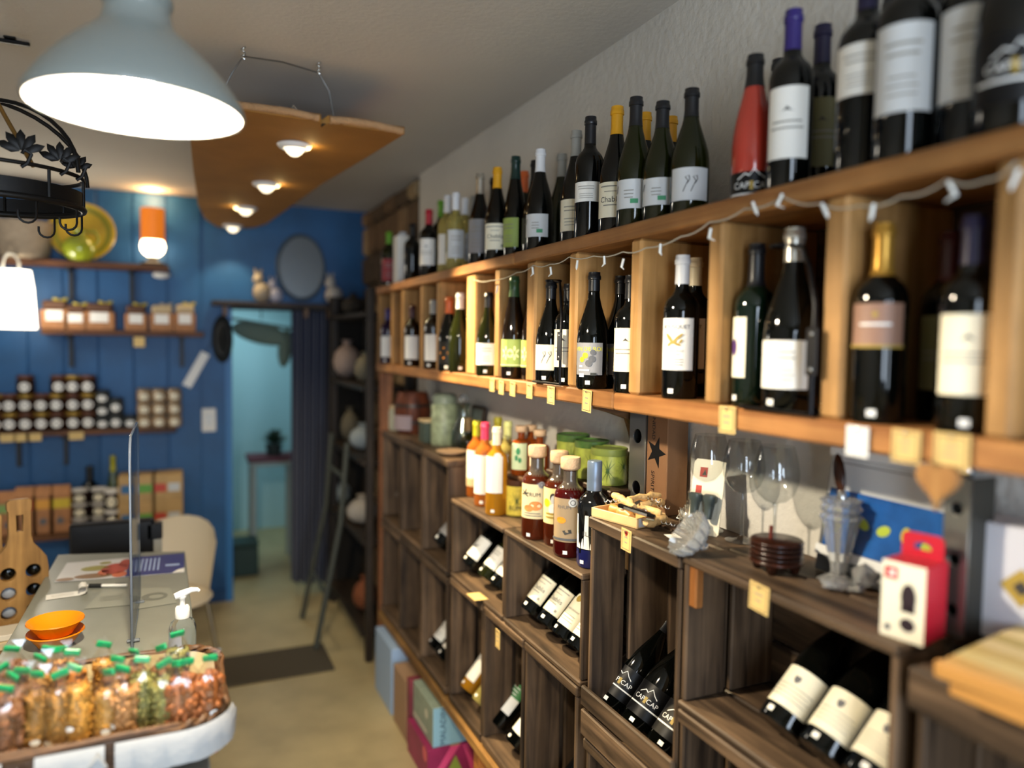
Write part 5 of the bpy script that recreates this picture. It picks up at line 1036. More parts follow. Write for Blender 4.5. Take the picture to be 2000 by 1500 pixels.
def nuts_me(kind, r, h, var):
    k = (kind, var, round(r, 3), round(h, 2))
    if k in _nc: return _nc[k]
    m_, s, el, cnt = NUT[kind]; rnd = random.Random(hash(kind) % 99 + var); ps = []
    core = lathe([(r * .5, .002), (r * .86, .008), (r * .88, h * .4), (r * .86, h * .76), (r * .5, h * .80), (0, h * .80)], 12); ps.append(core)
    b_ = icod(s, 1)
    if s < .0045: b_ = ([(s, 0, 0), (-s, 0, 0), (0, s, 0), (0, -s, 0), (0, 0, s), (0, 0, -s)], [(0, 2, 4), (2, 1, 4), (1, 3, 4), (3, 0, 4), (2, 0, 5), (1, 2, 5), (3, 1, 5), (0, 3, 5)])
    for i in range(cnt):
        a = rnd.uniform(0, 2 * pi); z_ = rnd.uniform(.02, .83); rr_ = r * .88 * bag_radii(z_) if z_ < .79 else r * rnd.uniform(0, .6)
        ps.append(moved(b_, (rr_ * math.cos(a), rr_ * math.sin(a), min(z_, .81) * h), (rnd.uniform(0, 6), rnd.uniform(0, 6), rnd.uniform(0, 6)), (el, 1, rnd.uniform(.7, 1))))
    _nc[k] = pmesh('nuts', *join(ps), True, 80); return _nc[k]
bagn = [0]
def bag(px, py, zt, kind, label, r=.027, h=None, lean=(0, 0)):
    p = P(px, py, z=zt); p.y = max(p.y, by0 + .042); p.x = min(p.x, bx1 - .036); h = h or (zt - CT - .02)
    t = thing('nut_bag', label, 'bag', (p.x, p.y, zt - h), (R(lean[0]), R(lean[1]), R(random.uniform(-25, 25))), 'bags of nuts and seeds in the basket'); bagn[0] += 1
    o = put('contents', nuts_me(kind, r * .93, h, bagn[0] % 3), NUT[kind][0], t); o['kind'] = 'stuff'
    pr = [(r * .6, 0), (r, .012)] + [(r * bag_radii(f) * (1.02 + .02 * math.sin(f * 40 + bagn[0])), h * f) for f in [.15, .3, .45, .6, .72, .8, .85, .9, .94, .97, 1.0]]
    put('film', lathe_me(pr, 16, lambda a, z_: .05 * math.sin(a * 3 + z_ * 60) + .03 * math.sin(a * 7), cap=False, ang=30), FILM, t)
    put('gathered_top', pmesh('g', [(-.014, 0, h * .97), (.014, 0, h * .97), (.022, .004, h * 1.06), (-.020, -.003, h * 1.05), (0, .006, h * 1.07)], [(0, 1, 2, 4, 3)]), FILM, t)
    put('tape', box_me(.027, .006, .012, .002), TAPE, t, (0, 0, h * .985), (R(random.uniform(-15, 15)), R(random.uniform(-25, 25)), R(random.uniform(-40, 30))))
    fm_ = cyl_map(r, h * random.uniform(.3, .45), .0025); decal('price_sticker', t, STK, [ell(r * random.uniform(.9, 2.1), 0, .007, .005, 10)], fm_)
    return t
for px, py, zt, kind, lab in (
    (8, 1338, 1.165, 'walnut', 'bag of walnuts in the front row at the left frame edge'), (28, 1318, 1.175, 'walnut', 'bag of dark walnuts, second in the front row'),
    (64, 1318, 1.17, 'crumb', 'bag of brown crumble, left of two in the front row'), (107, 1311, 1.17, 'crumb', 'bag of brown crumble, right of two in the front row'),
    (157, 1302, 1.172, 'gold', 'wide bag of fine golden seeds in the front row'), (205, 1314, 1.165, 'gold', 'bag of fine golden seeds beside the walnuts'),
    (238, 1300, 1.165, 'peanut', 'bag of cashews in the middle of the front row'), (278, 1281, 1.175, 'seed', 'bag of green pumpkin seeds, left of two in the front row'),
    (326, 1289, 1.172, 'seed', 'bag of green pumpkin seeds, right of two in the front row'), (372, 1324, 1.15, 'almond', 'bag of brown almonds, left of two at the right end'),
    (410, 1306, 1.145, 'almond', 'bag of brown almonds at the far right end by the rim'),
    (27, 1262, 1.18, 'walnut', 'bag of walnuts standing at the back left of the basket'), (45, 1304, 1.168, 'walnut', 'bag of walnuts between the two rows at the left'),
    (80, 1284, 1.175, 'crumb', 'bag of brown crumble behind the front crumble pair'), (98, 1262, 1.178, 'crumb', 'bag of brown crumble at the back beside the orange dishes'),
    (118, 1268, 1.176, 'peanut', 'bag of cashews in the back row beside the apricots'), (143, 1270, 1.17, 'orange', 'bag of orange dried apricots in the back row'),
    (200, 1254, 1.18, 'gold', 'tall bag of fine golden seeds in the back row'), (236, 1284, 1.165, 'walnut', 'bag of walnuts behind the cashews near the screen'),
    (268, 1270, 1.165, 'walnut', 'bag of walnuts in the back row below the screen edge'), (312, 1265, 1.17, 'walnut', 'bag of walnuts in the back row left of the pump bottle'),
    (345, 1236, 1.185, 'seed', 'bag of pale pumpkin seeds right before the pump bottle'), (352, 1297, 1.155, 'almond', 'bag of brown almonds behind the right end pair'), (0, 1300, 1.17, 'orange', 'bag of orange kernels cut by the left frame edge')):
    bag(px, py, 1.142 if 'front row' in lab or 'right' in lab or 'left frame' in lab else 1.136, kind, lab, lean=(random.uniform(-3, 3), random.uniform(-3, 3)), r=.029 if 'wide' in lab else .0225)
# ---------------------------------------------------------------- behind the counter
t = thing('cash_register', 'black till screen behind the far end of the counter', 'till', (-.235, 3.20, 0)); bm_ = mat('till_black', '#0d0d0f', .35)
box('screen', (0, .05, .90), (.29, .05, .20), bm_, t, .008); box('stand', (0, .1, .41), (.06, .05, .82), bm_, t); box('base', (0, .12, .015), (.26, .2, .03), bm_, t)
t = thing('till_screen', 'grey card terminal pole between the till and the cream chair', 'terminal', (-.085, 3.25, 0)); box('pole', (0, 0, .46), (.05, .03, .92), mat('grey_plastic', '#8d8d86', .4), t); box('head', (0, 0, .95), (.055, .05, .06), bm_, t)
t = thing('side_table', 'low table behind the counter carrying the wooden bottle carriers', 'table', (-.62, 2.75, 0)); SW = ('sidet', '#8a6a44', '#5d442a')
plank('tabletop', (-.98, 2.52, .775), (-.40, 3.0, .80), SW, t, t.location)
for sx in (-.95, -.46):
    for sy in (2.55, 2.93): plank('leg', (sx, sy, 0), (sx + .045, sy + .045, .774), SW, t, t.location)
def carrierboard(px, py0, label, y, sc=1.0):
    p = P(px, py0, y=y); t = thing('bottle_board', label, 'rack', (p.x, y, .8005))
    prof = [(.062, 0), (.066, .01), (.066, .16), (.062, .19), (.046, .215), (.03, .235), (.025, .26), (.025, .33), (.028, .335), (.028, .355), (.022, .36)]
    lp = [(a * sc, b * sc) for a, b in prof] + [(-a * sc, b * sc) for a, b in prof[::-1]]
    hs = [circ(s_ * .03 * sc, z_ * sc, .021 * sc, 20) for s_ in (-1, 1) for z_ in (.045, .1, .155)] + [[(-.010 * sc, .27 * sc), (.010 * sc, .27 * sc), (.010 * sc, .32 * sc), (-.010 * sc, .32 * sc)]]
    put('board', flat_me([lp] + hs, .02, .002), wood('bboard', '#a87f48', '#7d5a2e', 1), t, (0, 0, .003), (R(90), 0, R(20)))
    for s_ in (-1, 1):
        for z_ in (.045, .1, .155): put('bottle_end', lathe_me([(.018 * sc, -.03), (.019 * sc, .0), (.012 * sc, .008), (0, .008)], 16), DARK if (s_ + z_ * 100) % 3 > 1 else mat('grey_cap', '#8f949a', .4), t, (s_ * .03 * sc, s_ * .01 + .012, z_ * sc + .003), (R(90), 0, 0))
    return t
carrierboard(40, 1150, 'bottle-shaped wooden board with round holes standing left of the counter', 2.72, 1.12)
carrierboard(-14, 1150, 'second bottle-shaped wooden board cut by the left frame edge', 2.80, .95)
t = thing('paper_stack', 'stack of pale papers and cartons on the low table below the boards', 'papers', (-.47, 2.58, .8005)); box('lower_sheets', (0, 0, .012), (.13, .1, .024), PTN, t); box('upper_sheets', (-.01, .0, .034), (.11, .09, .018), pap('pale', '#cfc6b4'), t, rot=(0, 0, .2))
t = thing('chair', 'cream moulded plastic chair behind the counter', 'chair', (-.07, 3.95, 0), (0, 0, R(-28))); CHM = mat('chair_cream', '#d6c9b0', .4)
put('seat', pmesh('s', *moved(icod(1, 3), (0, 0, .44), (0, 0, 0), (.23, .22, .03)), True), CHM, t)
bk_ = []; 
for i in range(9):
    a = -1.15 + 2.3 * i / 8
    for zz, rr_ in ((.42, .20), (.6, .225), (.78, .24), (.80, .235)): bk_.append((rr_ * math.sin(a), rr_ * math.cos(a) + .01, zz - (.12 * abs(a) ** 2 * .5 if zz > .7 else 0)))
put('backrest', pmesh('b', bk_, [(i * 4 + j, (i + 1) * 4 + j, (i + 1) * 4 + j + 1, i * 4 + j + 1) for i in range(8) for j in range(3)], True, 80), CHM, t)
for sx in (-1, 1):
    for sy in (-1, 1): put('leg', tube_me([(sx * .14, sy * .14, .43), (sx * .2, sy * .2, 0)], .012, 8), chrome, t)
# ================================================================== back wall shelves and goods
YB = BY - .015
def wshelf(x0, x1, z_, d, label, w_=('wallshelf', '#6b4326', '#432716'), brk=()):
    t = thing('wall_shelf', label, 'shelf', ((x0 + x1) / 2, YB - d / 2, z_ - .03)); plank('board', (x0, YB - d, z_ - .03), (x1, YB - .001, z_), w_, t, t.location)
    for b in brk: bb('bracket', (b - .012, YB - d * .8, z_ - .05), (b + .012, YB - .002, z_ - .0305), mat('bracket_black', '#15151a', .5), t, .002, t.location); bb('bracket_upright', (b - .012, YB - .025, z_ - .22), (b + .012, YB - .002, z_ - .0505), mat('bracket_black'), t, .002, t.location)
    return t
s1 = P(200, 512, y=YB - .2).z; wshelf(-2.0, P(330, 520, y=YB - .2).x, s1, .2, 'top wall shelf with yellow plate and small glowing lamp', brk=(P(258, 560, y=YB).x, P(140, 560, y=YB).x))
s2 = P(240, 646, y=YB - .16).z; wshelf(P(80, 645, y=YB - .16).x, P(398, 652, y=YB - .16).x, s2, .16, 'second wall shelf with six kraft gift packs', brk=(P(140, 690, y=YB).x, P(355, 700, y=YB).x))
s3 = P(170, 840, y=YB - .16).z; wshelf(-1.7, P(345, 835, y=YB - .16).x, s3, .16, 'third wall shelf crowded with stacked jars', brk=(P(38, 880, y=YB).x, P(130, 880, y=YB).x))
s4 = P(180, 1040, y=YB - .24).z; wshelf(-1.2, P(345, 1025, y=YB - .24).x, s4, .24, 'lowest wall shelf with kraft bags and white-lidded jars', ('wallshelf2', '#80542e', '#52321a'), brk=(P(60, 1090, y=YB).x,))
# jars
JB = mat('jar_brown', '#2c160c', .12, spec=.6, coat=.3); JG = mat('jar_grey', '#3d4040', .12, spec=.6, coat=.3); JC = mat('jar_beige', '#a58a6c', .15, coat=.3); JW = mat('jar_dark', '#241210', .12, coat=.3)
LY = mat('lid_gold', '#a5843a', .35, .5); LDG = mat('lid_grey', '#2b2d2e', .4); LWH = mat('lid_white', '#dad6cf', .4); LBR = mat('lid_brown', '#5a3320', .4)
_jc = {}
def jar(x, y, z_, r, h, m, lm, label, lab=PW, grp='jars on the third wall shelf'):
    t = thing('jar', label, 'jar', (x, y, z_ + .0006), (0, 0, pi / 2 + math.atan2(x, y) * -1 * 0), grp); k = (r, h)
    if k not in _jc: _jc[k] = (lathe_me([(0, .002), (r * .9, 0), (r, .006), (r, h * .72), (r * .85, h * .8), (r * .85, h * .82), (0, h * .82)], 20), lathe_me([(r * .9, h * .8), (r * .92, h * .81), (r * .92, h * .985), (r * .88, h), (0, h)], 20))
    put('glass', _jc[k][0], m, t); put('lid', _jc[k][1], lm, t)
    decal('label', t, lab, [ell(0, 0, r * .62, h * .25, 16)], cyl_map(r, h * .4))
cols = [(-8, 2, 'b'), (20, 2, 'b'), (51, 3, 'b'), (82, 2, 'b'), (112, 3, 'b'), (144, 3, 'b'), (173, 3, 'b'), (201, 3, 'g'), (227, 2, 'g2'), (255, 1, 'g'), (282, 3, 'c'), (311, 3, 'c'), (341, 3, 'c')]
ordn = ('first', 'second', 'third', 'fourth', 'fifth', 'sixth', 'seventh', 'eighth', 'ninth', 'tenth', 'eleventh', 'twelfth', 'thirteenth')
for ci, (px, n_, ty) in enumerate(cols):
    p = P(px, 800, y=YB - .1); h_ = dict(b=.105, g=.075, g2=.09, c=.078)[ty]; r_ = .047 if ty == 'b' else .042
    for k in range(n_):
        lv = ('bottom', 'middle' if n_ == 3 else 'top', 'top')[k]
        if n_ == 1: lv = 'single'
        m_, lm, nm = {'b': (JB, LY if (ci + k) % 2 else LBR, 'brown jar with white round label and gilt or brown lid'), 'g': (JG, LDG, 'small grey jar with white label'), 'g2': (JG, LDG, 'grey jar with white label'), 'c': (JC, mat('lid_beige', '#8d7a60', .4), 'beige jar with pale label')}[ty]
        if ty == 'b': nm = 'brown jar with white round label, ' + ('gilt' if lm is LY else 'brown') + ' lid'
        jar(p.x + (.012 if (px == 112 and k == 2) else 0), YB - .1, s3 + k * (h_ + .001), r_, h_, m_, lm, '%s, %s of the %s stack from the left' % (nm, lv, ordn[ci]), PW if ty != 'c' else PC)
for i, px in enumerate((15, 42, 66, 149)):
    p = P(px, 850, y=YB - .162 - .0015); t = thing('price_tag', 'cream price label on the edge of the jar shelf, %s from the left' % ordn[i], 'tag', (p.x, YB - .1625, s3 - .032), group='price labels on the jar shelf'); put('card', box_me(.075, .0015, .045, .0004), TAG, t)
p = P(225, 680, y=YB - .165); 
# kraft gift packs
KP = mat('pack_kraft', '#a8744a', .65, var=.2, vscale=25); PBR = mat('pack_brown', '#5a3a26', .6)
for i, (px, w_, h_) in enumerate(((108, .14, .19), (149, .12, .165), (195, .16, .18), (266, .12, .175), (316, .13, .18), (361, .12, .19))):
    p = P(px, 600, y=YB - .08); t = thing('gift_pack', 'blurred kraft gift pack with white label, %s from the left on the second shelf' % ordn[i], 'pack', (p.x, YB - .08, s2 + .0006), group='kraft gift packs')
    box('tray', (0, 0, h_ * .3), (w_, .1, h_ * .6), KP, t, .006); box('jars_inside', (0, 0, h_ * .74), (w_ * .86, .085, h_ * .28), PBR if i < 4 else PTN, t, .012); box('front_label', (0, -.0505, h_ * .42), (w_ * .6, .001, h_ * .32), PW, t, .0003)
    put('bow', pmesh('b', *join([moved(icod(.02, 1), (-.018, 0, 0), (0, .4, 0), (1.3, .6, .6)), moved(icod(.02, 1), (.018, 0, 0), (0, -.4, 0), (1.3, .6, .6))]), True), mat('bow_yellow', '#b0a02e', .5) if i != 4 else mat('bow_grey', '#8f8c86', .5), t, (w_ * .2, -.02, h_ * .9))
p = P(272, 668, y=YB - .165); t = thing('price_tag', 'cream price label hanging below the fourth gift pack', 'tag', (p.x, YB - .1625, p.z)); put('card', box_me(.06, .0015, .06, .0004), TAG, t)
# lowest shelf: kraft bags, white-lidded jars, bottle, cartons
for i, (px, c1) in enumerate(((-25, '#8d8f4a'), (18, '#7d9c58'), (52, '#c0562e'), (86, '#d89a3a'), (119, '#cfb42e'))):
    p = P(px, 1000, y=YB - .13); h_ = .27 if i > 1 else .25; t = thing('kraft_bag', 'kraft paper bag with %s band, %s from the left on the lowest shelf' % (('olive', 'green', 'red', 'orange', 'yellow')[i], ordn[i]), 'bag', (p.x, YB - .13, s4 + .0006), group='kraft bags on the lowest shelf')
    put('bag', pmesh('k', *boxd((-.052, -.035, 0), (.052, .035, h_ * .8))), KP, t); put('folded_top', pmesh('k', [(-.052, -.035, h_ * .8), (.052, -.035, h_ * .8), (.052, .035, h_ * .8), (-.052, .035, h_ * .8), (-.05, -.006, h_), (.05, -.006, h_), (.05, .006, h_), (-.05, .006, h_)], [(0, 1, 5, 4), (2, 3, 7, 6), (1, 2, 6, 5), (3, 0, 4, 7), (4, 5, 6, 7)]), KP, t)
    decal('band', t, mat('band%d' % i, c1, .5), [rect(-.05, h_ * .52, .05, h_ * .72)], plane_map((0, -.035, 0), (1, 0, 0), (0, 0, 1))); decal('print', t, INKGR, [ell(0, h_ * .25, .02)], plane_map((0, -.035, 0), (1, 0, 0), (0, 0, 1)))
for px, n_, yy in ((157, 3, .17), (194, 3, .17), (219, 2, .185)):
    p = P(px, 1000, y=YB - yy)
    for k in range(n_): jar(p.x, YB - yy, s4 + k * (.083 if n_ == 3 else .12), .046, .082 if n_ == 3 else .119, JW, LWH, 'dark jar with white lid and label, %s of the %s pile on the lowest shelf' % (('bottom', 'middle', 'top')[k] if n_ == 3 else ('bottom', 'top')[k], {157: 'left', 194: 'middle', 219: 'right'}[px]), PC, 'white-lidded jars on the lowest shelf')
p = P(176, 960, y=YB - .05); bottle(BO, (p.x, YB - .055, s4 + .0005), .36, .05, DARK, BLK, None, 'dark rounded bottle behind the piles of white-lidded jars', group=None, sticker=False)
p = P(221, 930, y=YB - .07); bottle(FL, (p.x, YB - .07, s4 + .0005), .42, .036, mat('oil_green', '#4d5a2a', .15, trans=.3), OLV, None, 'tall thin olive-green bottle beside the coloured cartons', group=None, sticker=False)
for i, (px, w_, cs) in enumerate(((270, .20, ('#2f6a9c', '#5e9a3e')), (328, .17, ('#b8402e', '#c0c4c6')))):
    p = P(px, 1000, y=YB - .12)
    for k in range(2):
        t = thing('carton', 'kraft carton with %s labels, %s of the %s pile on the lowest shelf' % (('blue and green', 'red and grey')[i], ('lower', 'upper')[k], ('left', 'right')[i]), 'box', (p.x, YB - .13, s4 + .0006 + k * .156), group='cartons on the lowest shelf')
        box('body', (0, 0, .0775), (w_, .2, .155), mat('carton_kraft', '#b59462', .65, var=.12, vscale=12), t, .003)
        for j, c_ in enumerate(cs): decal('label', t, mat('cl' + c_, c_, .5), [rect(-w_ * .42 + j * w_ * .44, .045 if k == 0 else .055, -w_ * .04 + j * w_ * .44, .085 if k == 0 else .105)], plane_map((0, -.1, 0), (1, 0, 0), (0, 0, 1)))
# top shelf: basket, plate, lamp
p = P(45, 470, y=YB - .1); t = thing('basket', 'pale grey woven basket on the top wall shelf at the left', 'basket', (p.x, YB - .1, s1 + .0006))
put('body', pmesh('b', *join([lathe([(.11, 0), (.13, .02), (.15, .19), (.155, .2), (.15, .205), (.125, .02), (0, .02)], 28, lambda a, z_: .02 * math.sin(a * 14 + z_ * 150))]), True, 30), mat('basket_grey', '#8d7f6e', .8, bump=.6, bscale=40, var=.15, vscale=30), t); put('rim', tube_me([(.152 * math.cos(k * pi / 14), .152 * math.sin(k * pi / 14), .203) for k in range(28)], .009, 6, True), mat('basket_grey'), t)
p = P(161, 440, y=YB - .06); pr_ = (P(228, 443, y=YB - .06).x - P(95, 443, y=YB - .06).x) / 2
t = thing('ceramic_plate', 'large yellow glazed plate standing upright on the top shelf', 'plate', (p.x, YB - .055, s1 + pr_ + .002), (R(80), 0, 0))
GZ = mat('glaze_yellow', '#c2a22e', .2, var=.25, vscale=7, coat=.4); put('dish', lathe_me([(0, 0), (pr_ * .55, .0), (pr_ * .7, .012), (pr_ * .98, .03), (pr_, .034), (pr_ * .98, .038), (pr_ * .68, .02), (0, .010)], 44, cap=False), GZ, t)
put('rim_band', lathe_me([(pr_ * .72, .0245), (pr_ * .86, .032)], 44, cap=False), mat('glaze_olive', '#8a8a2a', .25), t)
p = P(155, 465, y=YB - .13); t = thing('ceramic_jug', 'round yellow-green glazed jug standing before the yellow plate', 'jug', (p.x, YB - .14, s1 + .0006)); put('body', lathe_me([(0, .0), (.05, 0), (.075, .03), (.088, .07), (.08, .11), (.05, .14), (.03, .155), (.032, .18), (.038, .185), (.03, .18), (0, .17)], 28), mat('glaze_green', '#8f9a2a', .15, var=.25, vscale=9, coat=.5), t); put('handle', tube_me([(.035, 0, .175), (.08, 0, .18), (.10, 0, .14), (.083, 0, .1)], .009, 8), mat('glaze_green'), t)
p = P(298, 440, y=YB - .12); t = thing('small_lamp', 'small lit lamp with amber cylinder shade on the top shelf', 'lamp', (p.x, YB - .12, s1 + .0006))
put('base', lathe_me([(0, 0), (.07, 0), (.07, .015), (.03, .03), (.02, .06), (0, .06)], 24), DARKW and wood('lampbase', '#3a2416', '#22140c', 2), t)
put('globe', pmesh('g', *moved(icod(.068, 3), (0, 0, .115), (0, 0, 0), (1, 1, .95)), True), mat('globe_glow', '#fff0d8', .4, emit='#ffe2b0', es=9), t)
put('shade', lathe_me([(.066, .15), (.066, .34), (.063, .34), (.063, .15)], 28, cap=False), mat('amber_shade', '#b8601c', .5, emit='#d8741c', es=.55), t)
lamp('small_lamp_light', 'POINT', (p.x, YB - .12, s1 + .42), 3.2, (1, .62, .25), shadow_soft_size=.04)
# lantern hanging from the top shelf
p = P(30, 585, y=YB - .28); a_ = P(30, 528, y=YB - .28).z; b_ = P(30, 642, y=YB - .28).z; h_ = a_ - b_
t = thing('hanging_lamp', 'lit white fabric lampshade hanging on a loop under the top shelf', 'lamp', (p.x, YB - .28, b_))
put('shade', lathe_me([(.098, 0), (.10, .004), (.088, h_ * .7), (.075, h_), (.03, h_ + .003), (0, h_ + .003)], 32), mat('shade_glow', '#fffaf0', .6, emit='#fff3da', es=4.0), t)
put('loop', tube_me([(.02, 0, h_), (.02, 0, h_ + .05), (0, 0, h_ + .085), (-.03, 0, h_ + .09), (-.05, 0, h_ + .06), (-.085, .0, h_ * .5), (-.09, .02, h_ * .3)], .007, 8), mat('loop_white', '#d5d2c8', .4), t)
put('arm', tube_me([(0, 0, h_ + .088), (0, .14, h_ + .1), (0, .279, h_ + .1)], .006, 8), mat('bracket_black'), t)
lamp('hanging_lamp_light', 'POINT', (p.x, YB - .42, b_ + h_ / 2), 7, (1, .92, .78), shadow_soft_size=.08)
p = P(315, 537, y=YB - .03); t = thing('wall_plate', 'small white oval object fixed under the end of the top shelf', 'fitting', (p.x, YB - .02, p.z)); put('body', pmesh('o', *icod(1, 2, (.05, .018, .022)), True), PW, t)
# switch, thermometer tags, round black hat
p = P(408, 820, y=BY); t = thing('light_switch', 'white light switch plate on the blue wall by the doorway', 'switch', (p.x, BY - .006, p.z)); box('plate', (0, 0, 0), (.085, .011, .15), PW, t, .004); box('rocker', (0, -.008, 0), (.04, .006, .07), mat('rocker', '#d9d9d5', .3), t)
p = P(383, 722, y=BY - .03); t = thing('hanging_tag', 'white paper strip hanging tilted on the blue wall', 'paper', (p.x, BY - .03, p.z), (0, R(28), 0)); box('strip', (0, 0, 0), (.055, .004, .24), PW, t, .001); put('string', tube_me([(0, 0, .12), (0, .012, .2)], .002, 5), INK, t)
p = P(435, 662, y=BY - .06); t = thing('hat', 'round black felt hat hanging beside the doorway', 'hat', (p.x, BY - .03, p.z), (R(90), 0, 0)); FB = mat('black_felt', '#0d100f', .9, sheen=.3)
put('brim', lathe_me([(0, 0), (.06, 0), (.088, .004), (.088, .01), (.06, .012), (0, .012)], 28), FB, t, (0, 0, 0), (0, 0, 0)); put('crown', lathe_me([(.058, .012), (.055, .06), (.04, .075), (0, .072)], 24), FB, t)
for o in t.children: o.scale = (.72, 1.75, 1)
# shelf over the door with figures and oval mirror
zd = P(550, 592, y=BY - .1).z; x0 = P(412, 590, y=BY).x; x1 = P(682, 600, y=BY).x
wshelf_ = thing('door_shelf', 'dark wooden shelf above the doorway carrying figurines', 'shelf', ((x0 + x1) / 2, BY - .07, zd - .03)); plank('board', (x0, BY - .14, zd - .03), (x1, BY - .001, zd), ('doorshelf', '#4a3a30', '#2e231c'), wshelf_, wshelf_.location)
for b in (x0 + .08, x1 - .3, x1 - .15): bb('bracket', (b - .012, BY - .1, zd - .09), (b + .012, BY - .002, zd - .031), mat('bracket_brass', '#6d5138', .5), wshelf_, .003, wshelf_.location)
p = P(588, 505, y=BY - .02); rx = (P(632, 500, y=BY).x - P(542, 500, y=BY).x) / 2; rz = (P(588, 440, y=BY).z - P(588, 566, y=BY).z) / 2
t = thing('oval_mirror', 'oval mirror on the dark blue wall above the door shelf', 'mirror', (p.x, BY - .02, zd + rz + .03), (R(86), 0, R(0)))
put('glass', pmesh('g', [(a * .94, b * .94, .008) for a, b in circ(0, 0, rx, 40, rz)], [tuple(range(40))]), mat('old_mirror', '#8b949c', .25, metal=.8), t); put('frame', tube_me([(a, b, 0) for a, b in circ(0, 0, rx, 40, rz)], .012, 8, True), mat('frame_grey', '#3a4752', .4), t)
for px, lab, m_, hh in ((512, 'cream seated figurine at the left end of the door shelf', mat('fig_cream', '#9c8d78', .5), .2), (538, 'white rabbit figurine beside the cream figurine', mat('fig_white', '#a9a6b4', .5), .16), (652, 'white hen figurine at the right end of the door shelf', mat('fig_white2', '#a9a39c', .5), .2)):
    p = P(px, 560, y=BY - .08); t = thing('figurine', lab, 'figurine', (p.x, BY - .08, zd + .0006))
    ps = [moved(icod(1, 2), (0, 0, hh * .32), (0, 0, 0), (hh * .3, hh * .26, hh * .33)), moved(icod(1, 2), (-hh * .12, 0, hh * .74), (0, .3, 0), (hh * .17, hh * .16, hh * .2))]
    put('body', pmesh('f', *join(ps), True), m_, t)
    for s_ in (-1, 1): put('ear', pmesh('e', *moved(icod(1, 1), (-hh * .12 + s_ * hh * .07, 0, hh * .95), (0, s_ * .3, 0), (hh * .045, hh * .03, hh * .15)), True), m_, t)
# curtain
xa, xb = P(568, 700, y=BY - .03).x, P(668, 700, y=BY - .03).x; v = []; NC = 90
for i in range(NC + 1):
    f_ = i / NC
    for k, (z_, sp_) in enumerate(((zd - .045, 1.0), (1.4, .98), (.8, .96), (.04, .92))): v.append((xa + (xb - xa) * f_ * sp_ + .0, BY - .045 + .022 * math.sin(f_ * 40) * (1 + .2 * k), z_ - (.05 * f_ if k == 3 else 0) + (.05 if k == 3 else 0)))
c = put('curtain', pmesh('c', [Vector(p) - Vector((xa, BY - .045, 0)) for p in v], [(i * 4 + k, (i + 1) * 4 + k, (i + 1) * 4 + k + 1, i * 4 + k + 1) for i in range(NC) for k in range(3)], True, 80), mat('navy_cloth', '#081538', .85, sheen=.3), None, (xa, BY - .045, 0)); tag(c, 'dark navy curtain drawn to the right side of the doorway', 'curtain')
rd = tag(put('curtain_rod', tube_me([(xa - .38 - xa, 0, 0), (xb - xa + .02, 0, 0)], .009, 8), mat('bracket_black'), None, (xa, BY - .045, zd - .04)), 'thin dark curtain rod under the door shelf', 'rod')
# back room things
t = thing('stool', 'pale stool with dark red cloth on top seen through the doorway', 'stool', (.66, 5.95, 0)); pw = mat('pale_grey_wood', '#8f9a96', .6)
box('seat', (0, 0, .78), (.34, .3, .03), pw, t); put('cloth', box_me(.36, .32, .03, .01), mat('cloth_red', '#5a2630', .8), t, (0, 0, .811))
for sx in (-.14, .14):
    for sy in (-.12, .12): box('leg', (sx, sy, .382), (.035, .035, .764), pw, t)
t = thing('potted_plant', 'dark green potted plant on the stool beyond the doorway', 'plant', (.68, 5.95, .827)); put('pot', lathe_me([(0, 0), (.05, 0), (.065, .09), (.06, .09), (0, .08)], 20), mat('pot_dark', '#26302c', .5), t)
lf = []
for k in range(40): a = random.uniform(0, 6.28); e = random.uniform(.2, 1.4); lf.append(moved(([(0, -.02, 0), (.06, 0, .01), (.12, 0, 0), (.06, .02, .01), (0, .0, 0), (.05, -.022, .0)], [(0, 5, 1, 4), (5, 2, 1), (1, 2, 3), (4, 1, 3)]), (0, 0, .09), (0, -e, a)))
o = put('foliage', pmesh('l', *join(lf)), mat('leaf_dark', '#1d3524', .6), t); o['kind'] = 'stuff'
t = thing('storage_box', 'dark green storage box on the floor beyond the doorway', 'box', (.43, 5.7, .0005)); box('body', (0, 0, .11), (.2, .22, .22), mat('box_green', '#16302a', .5), t, .01); box('lid', (0, 0, .232), (.21, .23, .022), mat('box_green'), t, .006)
t = thing('cabinet', 'pale grey narrow cabinet in the lit back room', 'cabinet', (1.05, 6.2, 0)); cp = mat('cab_pale', '#8fa9ac', .5); box('body', (0, 0, .9), (.3, .4, 1.8), cp, t, .004); box('door', (-.156, 0, .9), (.012, .38, 1.74), mat('cab_door', '#9cb6b8', .5), t, .003); box('handle', (-.168, .13, .95), (.012, .012, .12), chrome, t, .003)
t = thing('coat', 'grey-green coat hanging across the top of the back room doorway', 'coat', (.54, 5.45, 1.86)); cg = mat('coat_cloth', '#6f7c6c', .9)
put('hanger', tube_me([(-.2, 0, .0), (.2, 0, -.06)], .01, 8), cg, t); put('cloth', pmesh('c', *moved(icod(1, 3), (.0, 0, -.10), (0, .22, 0), (.20, .05, .075)), True), cg, t); put('sleeve', pmesh('c', *moved(icod(1, 2), (.16, 0, -.2), (0, .1, 0), (.05, .04, .14)), True), cg, t)
put('hook_cord', tube_me([(0, 0, 0), (0, 0, .535)], .004, 5), mat('bracket_black'), t)
